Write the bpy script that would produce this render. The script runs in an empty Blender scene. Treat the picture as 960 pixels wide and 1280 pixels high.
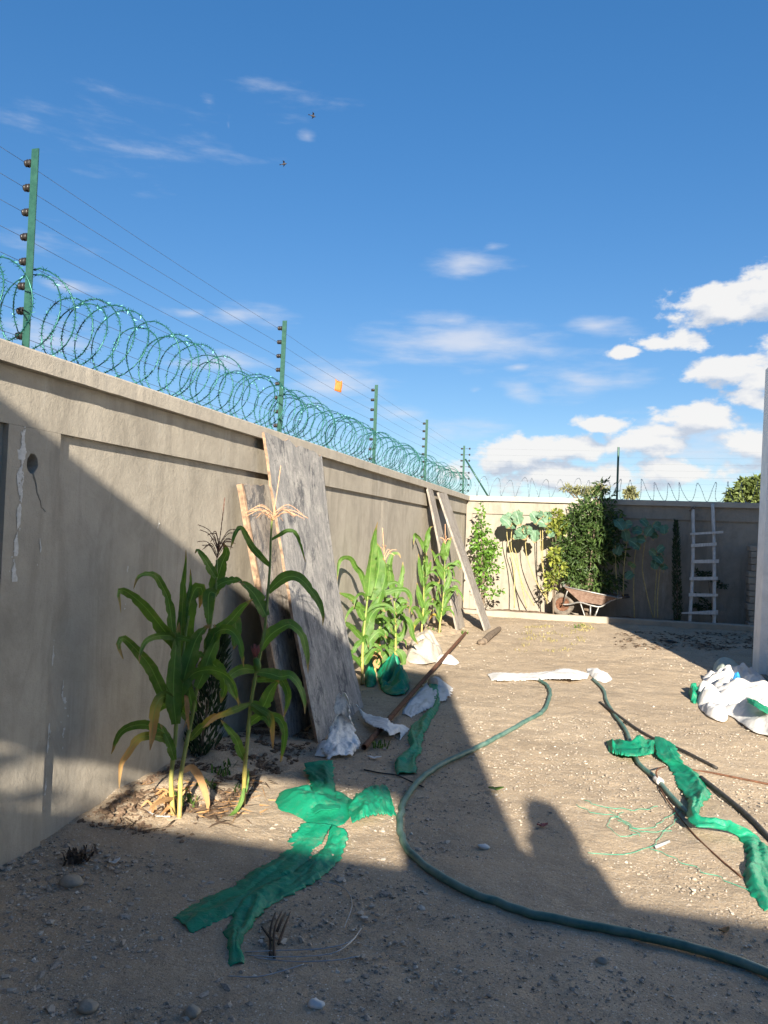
import bpy, math, random
import numpy as np
from mathutils import Vector, Matrix, noise as mn

SC = bpy.context.scene
COL = SC.collection
rnd = random.Random(7)

# ------------------------------------------------------------------ camera
F, CX, CY, HC = 965.0, 480.0, 640.0, 1.6
def nrm(v):
    v = np.asarray(v, float); return v / np.linalg.norm(v)
d1 = nrm([271, 35, F]); hz = np.array([1, .04, 0.])
up = nrm(np.cross(d1, hz)); up = -up if up[1] > 0 else up
R = np.stack([nrm(np.cross(d1, up)), d1, up])          # camera (right, down, forward) -> world
CAM = np.array([0, 0, HC])
cam = bpy.data.cameras.new('camera'); co = bpy.data.objects.new('camera', cam); COL.objects.link(co)
mw = Matrix.Identity(4)
for i in range(3):
    mw[i][0], mw[i][1], mw[i][2] = R[i][0], -R[i][1], -R[i][2]
    mw[i][3] = CAM[i]
co.matrix_world = mw
cam.sensor_fit = 'VERTICAL'; cam.sensor_height = 36.0; cam.lens = 36.0 * F / 1280.0
cam.clip_start = .05; cam.clip_end = 3000
SC.camera = co
SC.view_settings.view_transform = 'Standard'; SC.view_settings.look = 'None'
SC.view_settings.exposure = 1.62; SC.view_settings.gamma = 1.0

# ------------------------------------------------------------------ sun
AZ, TE = math.radians(16.1), .389
EL = math.atan(TE)
L = Vector((-math.sin(AZ) * math.cos(EL), math.cos(AZ) * math.cos(EL), -math.sin(EL)))
sl = bpy.data.lights.new('sun', 'SUN'); sl.energy = 5.0; sl.angle = math.radians(.53); sl.color = (1, .91, .76)
so = bpy.data.objects.new('sun', sl); COL.objects.link(so); so.location = (6, -20, 12)
so.rotation_euler = L.to_track_quat('-Z', 'Y').to_euler()

# ------------------------------------------------------------------ pixel helpers (photograph pixels -> places in the yard)
def ray(px, py): return R @ nrm([px - CX, py - CY, F])
def ony(px, py, y):
    d = ray(px, py); return CAM + d * ((y - CAM[1]) / d[1])
def onx(px, py, x):
    d = ray(px, py); return CAM + d * ((x - CAM[0]) / d[0])
def sst(t): t = min(1, max(0, t)); return t * t * (3 - 2 * t)
def gh(x, y):
    z = sst((y - 8) / 6) * (.125 + .01 * x)
    z += .05 * sst((-x - 1.85) / .5) * sst((y - 7.5) / 2) + .05 * sst((-x - 2.0) / .45) * sst((y - 3.3) / .6) * sst((6 - y) / 1.)
    return z
def gp(px, py, dz=0.):
    d = ray(px, py); z = 0.
    for _ in range(8):
        p = CAM + d * ((z + dz - HC) / d[2]); z = gh(p[0], p[1])
    return p
def dep(p): return float(R[:, 2] @ (np.asarray(p) - CAM))
XW, YB = -2.594, 15.25

# ------------------------------------------------------------------ node helpers
def nd(nt, t, ins=None, **props):
    n = nt.nodes.new(t)
    for k, v in props.items(): setattr(n, k, v)
    for k, v in (ins or {}).items():
        s = n.inputs[k]
        if hasattr(v, 'is_linked'): nt.links.new(v, s)
        else: s.default_value = v
    return n
def c4(c): return (*c, 1.0) if len(c) == 3 else c
def tc(nt, out='Object', scale=(1, 1, 1)):
    t = nd(nt, 'ShaderNodeTexCoord')
    return nd(nt, 'ShaderNodeMapping', {'Vector': t.outputs[out], 'Scale': scale}).outputs[0]
def noi(nt, v, s, d=4, r=.55, dist=0.):
    return nd(nt, 'ShaderNodeTexNoise', {'Vector': v, 'Scale': s, 'Detail': d, 'Roughness': r, 'Distortion': dist}).outputs['Fac']
def ramp(nt, f, stops):
    n = nd(nt, 'ShaderNodeValToRGB', {'Fac': f}); e = n.color_ramp.elements
    while len(e) < len(stops): e.new(.5)
    for i, (p, c) in enumerate(stops):
        e[i].position = p; e[i].color = c4(c) if not isinstance(c, (int, float)) else (c, c, c, 1)
    return n.outputs['Color']
def mix(nt, f, a, b, mode='MIX'):
    n = nd(nt, 'ShaderNodeMix', data_type='RGBA', blend_type=mode)
    for k, v in ((0, f), (6, a), (7, b)):
        if hasattr(v, 'is_linked'): nt.links.new(v, n.inputs[k])
        else: n.inputs[k].default_value = v if k == 0 else c4(v)
    return n.outputs[2]
def mth(nt, op, a, b=0., c=0., clamp=False):
    n = nd(nt, 'ShaderNodeMath', operation=op, use_clamp=clamp)
    for i, v in enumerate((a, b, c)):
        if hasattr(v, 'is_linked'): nt.links.new(v, n.inputs[i])
        else: n.inputs[i].default_value = v
    return n.outputs[0]
def bump(nt, h, st=.4, di=.01, prev=None):
    ins = {'Height': h, 'Strength': st, 'Distance': di}
    if prev is not None: ins['Normal'] = prev
    return nd(nt, 'ShaderNodeBump', ins).outputs[0]
def MAT(name, fn, rough=.85, spec=.3, metal=0., trans=None):
    m = bpy.data.materials.new(name); m.use_nodes = True; nt = m.node_tree; b = nt.nodes['Principled BSDF']
    b.inputs['Roughness'].default_value = rough; b.inputs['Specular IOR Level'].default_value = spec
    b.inputs['Metallic'].default_value = metal
    col, nrmal = fn(nt)
    if hasattr(col, 'is_linked'): nt.links.new(col, b.inputs['Base Color'])
    else: b.inputs['Base Color'].default_value = c4(col)
    if nrmal is not None: nt.links.new(nrmal, b.inputs['Normal'])
    if trans:
        f, tint = trans
        tcol = mix(nt, 1.0, col, tint, 'MULTIPLY')
        t = nd(nt, 'ShaderNodeBsdfTranslucent', {'Color': tcol})
        mx = nd(nt, 'ShaderNodeMixShader', {0: f, 1: b.outputs[0], 2: t.outputs[0]})
        nt.links.new(mx.outputs[0], nt.nodes['Material Output'].inputs[0])
    return m

# ------------------------------------------------------------------ world: Nishita sky with clouds at their directions
w = bpy.data.worlds.new('World'); SC.world = w; w.use_nodes = True; nt = w.node_tree; nt.nodes.clear()
sky = nd(nt, 'ShaderNodeTexSky', sky_type='NISHITA', sun_disc=False, sun_elevation=EL,
         sun_rotation=math.atan2(math.sin(AZ), -math.cos(AZ)), altitude=1200, air_density=1.0, dust_density=.15, ozone_density=2.2)
SKY_ST = .05
gam = nd(nt, 'ShaderNodeGamma', {'Color': sky.outputs[0], 'Gamma': .60})
hsv = nd(nt, 'ShaderNodeHueSaturation', {'Color': gam.outputs[0], 'Saturation': 1.72, 'Value': 1.8, 'Hue': .510})
gv = nd(nt, 'ShaderNodeTexCoord').outputs['Generated']
sx = nd(nt, 'ShaderNodeSeparateXYZ', {0: gv})
aa = mth(nt, 'ARCTAN2', sx.outputs[0], sx.outputs[1]); ee = mth(nt, 'ARCSINE', sx.outputs[2])
pv = nd(nt, 'ShaderNodeCombineXYZ', {0: aa, 1: ee, 2: 0.0}).outputs[0]
def ae(px, py):
    d = ray(px, py); return math.atan2(d[0], d[1]), math.asin(d[2])
def field(name, lst, nscale, amp, extra=None):
    g = bpy.data.node_groups.new(name, 'ShaderNodeTree')
    g.interface.new_socket('P', in_out='INPUT', socket_type='NodeSocketVector')
    g.interface.new_socket('D', in_out='OUTPUT', socket_type='NodeSocketFloat')
    gi, go = g.nodes.new('NodeGroupInput'), g.nodes.new('NodeGroupOutput')
    acc = None
    wob = nd(g, 'ShaderNodeTexNoise', {'Vector': gi.outputs[0], 'Scale': 9.0, 'Detail': 3.0})
    wv = nd(g, 'ShaderNodeVectorMath', {0: wob.outputs['Color'], 1: (.5, .5, .5)}, operation='SUBTRACT').outputs[0]
    wv = nd(g, 'ShaderNodeVectorMath', {0: wv, 1: (.07, .03, 0)}, operation='MULTIPLY').outputs[0]
    q = nd(g, 'ShaderNodeVectorMath', {0: gi.outputs[0], 1: wv}, operation='ADD').outputs[0]
    for (px, py, rx, ry, wt) in lst:
        a0, e0 = ae(px, py); k_ = 1.0 if name == 'cumulus' else 1.22; ra, re = rx * k_ / 965., ry * k_ / 965.
        v = nd(g, 'ShaderNodeVectorMath', {0: q, 1: (a0, e0, 0)}, operation='SUBTRACT').outputs[0]
        v = nd(g, 'ShaderNodeVectorMath', {0: v, 1: (1 / ra, 1 / re, 0)}, operation='MULTIPLY').outputs[0]
        l = nd(g, 'ShaderNodeVectorMath', {0: v}, operation='LENGTH').outputs['Value']
        f = mth(g, 'SUBTRACT', .3 + .7 * wt - .1, mth(g, 'MULTIPLY', l, 1.15))
        acc = f if acc is None else mth(g, 'MAXIMUM', acc, f)
    acc = mth(g, 'MAXIMUM', acc, -1.6)
    if extra: acc = extra(g, gi.outputs[0], acc)
    mp = nd(g, 'ShaderNodeMapping', {'Vector': gi.outputs[0], 'Scale': nscale}).outputs[0]
    n = noi(g, mp, 1.0, 9, .58)
    D = mth(g, 'ADD', acc, mth(g, 'MULTIPLY', mth(g, 'SUBTRACT', n, .5), amp))
    g.links.new(D, go.inputs[0])
    return g
CUM = [(905, 378, 92, 34, 1.1), (960, 365, 70, 40, 1.1), (840, 428, 66, 20, .9), (905, 462, 80, 26, 1.0), (935, 500, 60, 22, .9), (868, 522, 62, 25, 1.1),
       (640, 572, 55, 34, 1.2), (755, 530, 52, 20, 1.0), (700, 562, 95, 28, .95), (800, 556, 80, 26, 1.0), (720, 597, 150, 30, .95), (850, 590, 130, 28, .75), (940, 560, 90, 26, .8), (820, 540, 60, 18, .9), (960, 470, 60, 24, 1.0), (780, 440, 40, 14, .7),
       (575, 590, 60, 30, .6), (1050, 420, 90, 40, 1.1), (1150, 520, 120, 40, 1.0)]
WIS = [(578, 426, 125, 28, 1.2), (556, 402, 60, 14, 1.0), (745, 412, 60, 15, .9), (722, 470, 75, 26, 1.0), (300, 393, 65, 16, 1.1), (235, 386, 34, 9, .9),
       (425, 475, 90, 32, 1.0), (578, 326, 60, 20, .9), (645, 488, 32, 18, 1.), (90, 358, 44, 10, .9), (70, 425, 110, 24, .8), (645, 458, 22, 8, .8),
       (170, 165, 330, 95, -.06), (350, 110, 230, 60, -.10), (60, 300, 90, 40, .15), (130, 200, 160, 40, .12), (620, 310, 26, 10, .4), (262, 126, 26, 10, .22), (375, 168, 24, 14, .05), (285, 152, 7, 13, .2), (560, 540, 90, 26, .7), (880, 560, 160, 60, .75),
       (500, 520, 60, 14, .6), (270, 455, 90, 22, .6), (590, 490, 14, 9, .6)]
def lowbank(g, p, acc):   # the cumulus bank goes on round the horizon outside the frame
    s = nd(g, 'ShaderNodeSeparateXYZ', {0: p})
    n = noi(g, nd(g, 'ShaderNodeMapping', {'Vector': p, 'Scale': (4, 7, 1)}).outputs[0], 1.0, 3, .5)
    away = mth(g, 'SUBTRACT', mth(g, 'ABSOLUTE', mth(g, 'ADD', s.outputs[0], .27)), .62)      # 0 at the frame's edge
    el = mth(g, 'SUBTRACT', .30, s.outputs[1])
    b = mth(g, 'MINIMUM', mth(g, 'MULTIPLY', away, 3.0), mth(g, 'MULTIPLY', el, 3.0))
    b = mth(g, 'MINIMUM', b, mth(g, 'MULTIPLY', mth(g, 'SUBTRACT', n, .60), 5.0))
    return mth(g, 'MAXIMUM', acc, b)
gC = field('cumulus', CUM, (20, 34, 1), 2.1, lowbank)
gW = field('wisps', WIS, (9, 40, 1), 2.3)
def grp(g, p): return nd(nt, 'ShaderNodeGroup', {0: p}, node_tree=g).outputs[0]
dC = grp(gC, pv)
up_ = nd(nt, 'ShaderNodeVectorMath', {0: pv, 1: (.006, .02, 0)}, operation='ADD').outputs[0]
dU = grp(gC, up_)
aC = nd(nt, 'ShaderNodeMapRange', {0: dC, 1: .0, 2: .38}, interpolation_type='SMOOTHSTEP').outputs[0]
shd = mth(nt, 'ADD', .55, mth(nt, 'MULTIPLY', mth(nt, 'SUBTRACT', dC, dU), 1.0), clamp=True)
CB = 6.1
ccol = ramp(nt, shd, [(.12, (.60, .67, .79)), (.45, (.84, .865, .915)), (.75, (1.0, .99, .975))])
ccol = nd(nt, 'ShaderNodeVectorMath', {0: ccol, 1: (CB, CB, CB)}, operation='MULTIPLY').outputs[0]
dW = grp(gW, pv)
aW = mth(nt, 'MULTIPLY', nd(nt, 'ShaderNodeMapRange', {0: dW, 1: -.15, 2: 1.3}, interpolation_type='SMOOTHSTEP').outputs[0], .72)
s1 = mix(nt, aW, hsv.outputs[0], (.86 * CB, .88 * CB, .95 * CB))
s2 = mix(nt, mth(nt, 'MULTIPLY', aC, .96), s1, ccol)
bg = nd(nt, 'ShaderNodeBackground', {'Color': s2, 'Strength': SKY_ST})
nt.links.new(bg.outputs[0], nd(nt, 'ShaderNodeOutputWorld').inputs[0])

# ------------------------------------------------------------------ object helpers
def tag(o, label=None, cat=None, group=None, kind=None):
    for k, v in (('label', label), ('category', cat), ('group', group), ('kind', kind)):
        if v: o[k] = v
    return o
def worg(o):
    v = Vector((0, 0, 0))
    while o: v += o.location; o = o.parent
    return v
def thing(name, p, label, cat, group=None):
    o = bpy.data.objects.new(name, None); COL.objects.link(o); o.location = [float(c) for c in p]; o.empty_display_size = .1
    return tag(o, label, cat, group)
def mesh(name, V, Fc, mat, parent=None, uv=None, smooth=True, kind=None):
    V = np.array([list(map(float, v)) for v in V]) if not isinstance(V, np.ndarray) else V.astype(float)
    if parent: o0 = np.array(worg(parent))
    else: o0 = np.array([(V[:, 0].min() + V[:, 0].max()) / 2, (V[:, 1].min() + V[:, 1].max()) / 2, V[:, 2].min()])
    me = bpy.data.meshes.new(name)
    me.from_pydata((V - o0).tolist(), [], Fc if isinstance(Fc, list) else Fc.tolist())
    me.materials.append(mat)
    if smooth: me.polygons.foreach_set('use_smooth', [True] * len(me.polygons))
    if uv is not None:
        lay = me.uv_layers.new(name='UVMap'); li = np.zeros(len(me.loops), int); me.loops.foreach_get('vertex_index', li)
        lay.data.foreach_set('uv', np.asarray(uv, float)[li].ravel())
    me.update()
    o = bpy.data.objects.new(name, me); COL.objects.link(o)
    if parent: o.parent = parent
    else: o.location = o0
    if kind: o['kind'] = kind
    return o
class B:                                                   # collects geometry of ONE object
    def __init__(s): s.v, s.f, s.uv = [], [], []
    def add(s, V, Fc, uv=None):
        b = len(s.v); s.v += [tuple(map(float, p)) for p in V]; s.f += [tuple(i + b for i in f) for f in Fc]
        s.uv += [tuple(u) for u in uv] if uv is not None else [(0, 0)] * len(V); return s
    def box(s, lo, hi):
        x0, y0, z0 = lo; x1, y1, z1 = hi
        return s.add([(x0, y0, z0), (x1, y0, z0), (x1, y1, z0), (x0, y1, z0), (x0, y0, z1), (x1, y0, z1), (x1, y1, z1), (x0, y1, z1)],
                     [(0, 3, 2, 1), (4, 5, 6, 7), (0, 1, 5, 4), (1, 2, 6, 5), (2, 3, 7, 6), (3, 0, 4, 7)])
    def hexa(s, a, b):                                     # two quads (4 points each)
        return s.add(list(a) + list(b), [(0, 3, 2, 1), (4, 5, 6, 7), (0, 1, 5, 4), (1, 2, 6, 5), (2, 3, 7, 6), (3, 0, 4, 7)])
    def tube(s, pts, r, n=6, cap=True):
        P = [Vector([float(c) for c in p]) for p in pts]; m = len(P)
        rs = [r] * m if isinstance(r, (int, float)) else list(r)
        t0 = (P[1] - P[0]).normalized(); ref = Vector((0, 0, 1)) if abs(t0.z) < .9 else Vector((1, 0, 0))
        nv = (ref - t0 * ref.dot(t0)).normalized(); V, U = [], []
        for i in range(m):
            t = (P[min(i + 1, m - 1)] - P[max(i - 1, 0)])
            t = t.normalized() if t.length > 1e-9 else t0
            nv = nv - t * nv.dot(t); nv = nv.normalized() if nv.length > 1e-6 else Vector((1, 0, 0)); bv = t.cross(nv)
            for k in range(n):
                a = 2 * math.pi * k / n; V.append(P[i] + (nv * math.cos(a) + bv * math.sin(a)) * rs[i]); U.append((k / n, i / (m - 1)))
        Fc = [(i * n + k, i * n + (k + 1) % n, (i + 1) * n + (k + 1) % n, (i + 1) * n + k) for i in range(m - 1) for k in range(n)]
        if cap: Fc += [tuple(range(n - 1, -1, -1)), tuple((m - 1) * n + k for k in range(n))]
        return s.add(V, Fc, U)
    def sphere(s, c, r, n=8, m=6, sq=(1, 1, 1)):
        V = [(c[0] + r * sq[0] * math.sin(math.pi * i / m) * math.cos(2 * math.pi * k / n), c[1] + r * sq[1] * math.sin(math.pi * i / m) * math.sin(2 * math.pi * k / n), c[2] + r * sq[2] * math.cos(math.pi * i / m)) for i in range(m + 1) for k in range(n)]
        return s.add(V, [(i * n + k, (i + 1) * n + k, (i + 1) * n + (k + 1) % n, i * n + (k + 1) % n) for i in range(m) for k in range(n)])
    def out(s, name, mat, parent=None, smooth=True, kind=None):
        return mesh(name, s.v, s.f, mat, parent, s.uv, smooth, kind)
def crom(pts, n):                                          # Catmull-Rom through the points, n+1 samples evenly spaced
    P = [np.asarray(p, float) for p in pts]
    if len(P) == 2: return [P[0] + (P[1] - P[0]) * i / n for i in range(n + 1)]
    Q = [2 * P[0] - P[1]] + P + [2 * P[-1] - P[-2]]; D = []
    for i in range(1, len(Q) - 2):
        for k in range(12):
            t = k / 12; a, b, c, d = Q[i - 1:i + 3]
            D.append(.5 * (2 * b + (c - a) * t + (2 * a - 5 * b + 4 * c - d) * t * t + (3 * b - a - 3 * c + d) * t ** 3))
    D.append(P[-1]); D = np.array(D)
    s = np.concatenate([[0], np.cumsum(np.linalg.norm(np.diff(D[:, :3], axis=0), axis=1))]); s /= s[-1]
    u = np.linspace(0, 1, n + 1)
    return list(np.stack([np.interp(u, s, D[:, j]) for j in range(D.shape[1])], 1))
def nz(x, y, z=0.): return mn.noise(Vector((x, y, z)))
def bevel(o, wdt, seg=2):
    m = o.modifiers.new('bevel', 'BEVEL'); m.width = wdt; m.segments = seg; m.limit_method = 'ANGLE'; return o
def solid(o, t):
    m = o.modifiers.new('thick', 'SOLIDIFY'); m.thickness = t; m.offset = 0; return o

# ------------------------------------------------------------------ materials
def f_conc(base, dark, light, stain=True):
    def fn(nt):
        v = tc(nt); big = noi(nt, v, 1.3, 5, .6); mid = noi(nt, v, 7, 6, .65); fine = noi(nt, v, 120, 3, .6)
        c = ramp(nt, big, [(.3, dark), (.52, base), (.72, light)])
        c = mix(nt, .55, c, ramp(nt, mid, [(.25, tuple(k * .72 for k in base)), (.5, base), (.8, tuple(min(1, k * 1.22) for k in base))]))
        if stain:
            st = noi(nt, tc(nt, scale=(3.4, 3.4, 1.0)), 1.0, 8, .72, .8)
            c = mix(nt, ramp(nt, st, [(.46, 0.), (.62, .55)]), c, tuple(k * .62 for k in base))
            s2 = noi(nt, tc(nt, scale=(16, 16, .9)), 1.0, 4, .6); c = mix(nt, mth(nt, 'MULTIPLY', ramp(nt, s2, [(.54, 0.), (.7, .5)]), ramp(nt, big, [(.45, 0.), (.6, 1.)])), c, tuple(k * .7 for k in base))
            wh = noi(nt, tc(nt, scale=(3.2, 3.2, .8)), 1.0, 6, .7)
            c = mix(nt, ramp(nt, wh, [(.6, 0.), (.74, .42)]), c, (.52, .50, .46))
        c = mix(nt, ramp(nt, fine, [(.28, .35), (.42, 0.)]), c, tuple(k * .6 for k in base))
        b = bump(nt, noi(nt, v, 26, 6, .7), .35, .012); b = bump(nt, fine, .35, .004, b)
        return c, b
    return fn
M_wall = MAT('plaster', f_conc((.37, .33, .272), (.285, .255, .21), (.435, .392, .33)), .93, .2)
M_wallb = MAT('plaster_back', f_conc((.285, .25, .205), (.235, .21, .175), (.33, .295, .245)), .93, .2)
M_cop = MAT('coping_plaster', f_conc((.37, .33, .275), (.29, .26, .22), (.43, .39, .33), False), .92, .2)
M_kerb = MAT('kerb_mortar', f_conc((.31, .27, .215), (.21, .185, .155), (.38, .335, .275), False), .95, .2)
M_white = MAT('white_paint', f_conc((.82, .82, .805), (.77, .77, .755), (.85, .85, .84), False), .7, .3)
M_smear = MAT('lime_smear', lambda nt: (ramp(nt, noi(nt, tc(nt), 40, 5, .7), [(.3, (.42, .40, .37)), (.65, (.62, .60, .57))]), bump(nt, noi(nt, tc(nt), 90, 4), .5, .003)), .95, .1)
M_hole = MAT('hole_mortar', lambda nt: ((.12, .10, .085), None), .95, .1)
def f_ground(nt):
    v = tc(nt); big = noi(nt, v, .55, 5, .6); mid = noi(nt, v, 3.2, 6, .65)
    c = ramp(nt, big, [(.3, (.35, .26, .17)), (.5, (.43, .33, .225)), (.7, (.48, .38, .27))])
    c = mix(nt, ramp(nt, mid, [(.36, .62), (.56, 0.)]), c, (.29, .225, .16))
    c = mix(nt, ramp(nt, noi(nt, v, 22, 5, .7), [(.55, 0.), (.72, .6)]), c, (.50, .42, .325))
    vo = nd(nt, 'ShaderNodeTexVoronoi', {'Vector': v, 'Scale': 95.0, 'Randomness': 1.0}); wn = nd(nt, 'ShaderNodeSeparateColor', {0: vo.outputs['Color']})
    spk = mth(nt, 'MULTIPLY', mth(nt, 'LESS_THAN', vo.outputs['Distance'], .34), mth(nt, 'GREATER_THAN', wn.outputs[0], .5))
    c = mix(nt, mth(nt, 'MULTIPLY', spk, .85), c, ramp(nt, wn.outputs[1], [(0, (.16, .13, .105)), (.45, (.34, .28, .21)), (.75, (.50, .44, .36)), (1, (.68, .64, .57))]))
    vo2 = nd(nt, 'ShaderNodeTexVoronoi', {'Vector': v, 'Scale': 260.0}); w2 = nd(nt, 'ShaderNodeSeparateColor', {0: vo2.outputs['Color']})
    c = mix(nt, mth(nt, 'MULTIPLY', mth(nt, 'GREATER_THAN', w2.outputs[0], .62), .45), c, ramp(nt, w2.outputs[2], [(0, (.15, .12, .09)), (1, (.56, .48, .38))]))
    dk = noi(nt, v, 1.1, 7, .72)
    c = mix(nt, ramp(nt, dk, [(.52, 0.), (.70, .6)]), c, (.20, .15, .10))
    h = mth(nt, 'ADD', mth(nt, 'MULTIPLY', spk, .5), noi(nt, v, 60, 6, .75))
    b = bump(nt, h, .75, .012); b = bump(nt, noi(nt, v, 9, 5, .7), .5, .04, b)
    return c, b
M_ground = MAT('dirt', f_ground, .97, .12)
M_soil = MAT('dark_soil', lambda nt: (ramp(nt, noi(nt, tc(nt), 16, 6, .7), [(.3, (.10, .075, .055)), (.55, (.19, .13, .09)), (.75, (.28, .20, .14))]), bump(nt, noi(nt, tc(nt), 30, 6, .7), .8, .03)), .97, .1)
def f_stone(nt):
    g = nd(nt, 'ShaderNodeNewGeometry').outputs['Random Per Island']
    c = ramp(nt, g, [(0, (.15, .125, .105)), (.3, (.27, .22, .17)), (.6, (.36, .30, .235)), (.92, (.44, .39, .32)), (1, (.60, .55, .48))])
    return mix(nt, .4, c, ramp(nt, noi(nt, tc(nt), 160, 3), [(.3, (.2, .17, .14)), (.7, (.5, .44, .37))])), None
M_stone = MAT('gravel_stone', f_stone, .9, .25)
def f_leaf(cols, rib=True, turn=None):
    def fn(nt):
        u = nd(nt, 'ShaderNodeTexCoord').outputs['UV']; s = nd(nt, 'ShaderNodeSeparateXYZ', {0: u})
        n = noi(nt, tc(nt), 9, 4, .6)
        c = ramp(nt, n, [(.3, cols[0]), (.7, cols[1])])
        if turn is not None:
            tv = mth(nt, 'ADD', s.outputs[1], mth(nt, 'MULTIPLY', mth(nt, 'SUBTRACT', n, .5), .35))
            t0 = turn
            c = mix(nt, ramp(nt, tv, [(max(0, t0 - .12), 0.), (min(1, t0 + .1), 1.)]), c, ramp(nt, tv, [(t0, (.50, .42, .06)), (min(1, t0 + .28), (.52, .30, .10)), (1, (.48, .28, .13))]))
        d = mth(nt, 'ABSOLUTE', mth(nt, 'SUBTRACT', s.outputs[0], .5))
        if rib:
            c = mix(nt, ramp(nt, d, [(.014, .7), (.045, 0.)]), c, tuple(min(1, k * 1.7 + .03) for k in cols[1]))
        if rib:
            n2 = noi(nt, tc(nt), 45, 5, .7)
            ev = mth(nt, 'ADD', mth(nt, 'MULTIPLY', mth(nt, 'POWER', s.outputs[1], 9.0), .8), mth(nt, 'ADD', mth(nt, 'MULTIPLY', mth(nt, 'POWER', mth(nt, 'MULTIPLY', d, 2.0), 10.0), .35), mth(nt, 'MULTIPLY', n2, .55)))
            c = mix(nt, ramp(nt, ev, [(.52, 0.), (.72, .85)]), c, (.34, .22, .10))
            c = mix(nt, ramp(nt, noi(nt, tc(nt), 16, 6, .7), [(.5, 0.), (.75, .35)]), c, (.30, .30, .14))
        st = nd(nt, 'ShaderNodeTexWave', {'Vector': u, 'Scale': 7.0, 'Distortion': .4}, bands_direction='X').outputs['Fac']
        c = mix(nt, .14, c, st, 'SOFT_LIGHT')
        return c, bump(nt, st, .25, .002)
    return fn
M_corn = MAT('corn_leaf', f_leaf(((.06, .145, .025), (.115, .24, .04))), .5, .4, 0, (.42, (1.7, 1.5, .7)))
M_corn2 = MAT('corn_leaf_light', f_leaf(((.06, .14, .022), (.12, .23, .038))), .5, .4, 0, (.33, (1.5, 1.4, .7)))
M_corny = MAT('corn_leaf_turning', f_leaf(((.07, .15, .025), (.13, .21, .035)), True, .45), .6, .3, 0, (.4, (1.3, 1.1, .8)))
M_dry = MAT('dry_leaf', f_leaf(((.44, .25, .11), (.56, .35, .17)), False), .8, .2, 0, (.3, (1, .9, .8)))
def f_stalk(nt):
    s = nd(nt, 'ShaderNodeSeparateXYZ', {0: nd(nt, 'ShaderNodeTexCoord').outputs['UV']})
    c = ramp(nt, s.outputs[1], [(0, (.42, .22, .10)), (.12, (.48, .36, .10)), (.3, (.27, .30, .06)), (.6, (.15, .22, .04)), (1, (.16, .23, .05))])
    return mix(nt, .4, c, ramp(nt, noi(nt, tc(nt), 25, 4), [(.35, (.14, .17, .04)), (.7, (.36, .36, .12))])), None
M_stalk = MAT('corn_stalk', f_stalk, .55, .4)
def flat(a, b, s=20, r=.8, spec=.3, metal=0., bm=.3, trans=None, nm='m', scl=(1, 1, 1), dist=.006):
    return MAT(nm, lambda nt: (ramp(nt, noi(nt, tc(nt, scale=scl), s, 5, .65), [(.32, a), (.68, b)]), bump(nt, noi(nt, tc(nt, scale=scl), s * 2.5, 5, .65), bm, dist)), r, spec, metal, trans)
M_tasb = flat((.10, .05, .04), (.22, .11, .07), 60, nm='tassel_brown')
M_tasp = flat((.50, .27, .16), (.62, .38, .22), 60, nm='tassel_straw')
M_silk = flat((.22, .06, .06), (.38, .13, .11), 80, nm='corn_silk')
def f_tarp(nt):
    v = tc(nt); c = ramp(nt, noi(nt, v, 5, 4, .6), [(.3, (.006, .25, .135)), (.7, (.02, .37, .215))])
    c = mix(nt, ramp(nt, noi(nt, v, 3.1, 5, .6), [(.62, 0.), (.8, .3)]), c, (.10, .24, .16))
    c = mix(nt, ramp(nt, noi(nt, v, 13, 6, .75), [(.54, 0.), (.74, .5)]), c, (.27, .26, .18))
    b = bump(nt, noi(nt, v, 26, 5, .6, 2.0), .6, .012); b = bump(nt, noi(nt, v, 260, 2), .25, .002, b)
    return c, b
M_green = MAT('green_plastic', f_tarp, .38, .5, 0, (.38, (1.2, 1.5, 1.2)))
def f_sack(nt):
    v = tc(nt); c = ramp(nt, noi(nt, v, 7, 5, .6), [(.3, (.62, .60, .57)), (.65, (.80, .78, .75))])
    c = mix(nt, ramp(nt, noi(nt, v, 4.0, 6, .7), [(.58, 0.), (.76, .55)]), c, (.46, .38, .28))
    b = bump(nt, noi(nt, tc(nt, scale=(1, 1, 1)), 14, 4, .55, 1.5), .45, .014); b = bump(nt, noi(nt, v, 300, 2), .2, .002, b)
    return c, b
M_sack = MAT('white_sack', f_sack, .75, .3, 0, (.2, (1, .98, .95)))
M_marble = MAT('dirty_plastic', lambda nt: (ramp(nt, noi(nt, tc(nt), 24, 5, .7, .8), [(.33, (.30, .32, .36)), (.44, (.60, .60, .60)), (.62, (.76, .75, .73))]), bump(nt, noi(nt, tc(nt), 18, 4, .6, 1.5), .4, .012)), .6, .4)
M_gsack = flat((.34, .30, .245), (.47, .42, .35), 9, .95, .1, 0, .6, nm='dusty_cement_sack', dist=.02)
M_osack = flat((.30, .35, .30), (.42, .46, .40), 10, .85, .2, 0, .5, nm='pale_green_sack', dist=.01)
M_blue = flat((.02, .20, .50), (.04, .30, .62), 20, .5, .4, nm='blue_plastic')
M_hose = flat((.03, .105, .085), (.13, .20, .16), 9, .5, .45, 0, .25, nm='green_hose', dist=.003)
M_black = flat((.014, .013, .013), (.05, .045, .04), 30, .6, .4, nm='black_pipe')
M_rust = flat((.07, .035, .022), (.20, .095, .055), 26, .85, .3, .25, .5, nm='rust', dist=.003)
M_rust2 = flat((.16, .095, .07), (.30, .21, .165), 18, .85, .3, .1, .5, nm='rusty_tray', dist=.003)
M_steel = flat((.22, .21, .20), (.42, .41, .39), 30, .55, .5, .6, .2, nm='worn_steel', dist=.002)
M_wire = flat((.28, .29, .30), (.45, .46, .47), 30, .4, .5, .8, .1, nm='bright_wire', dist=.001)
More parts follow.
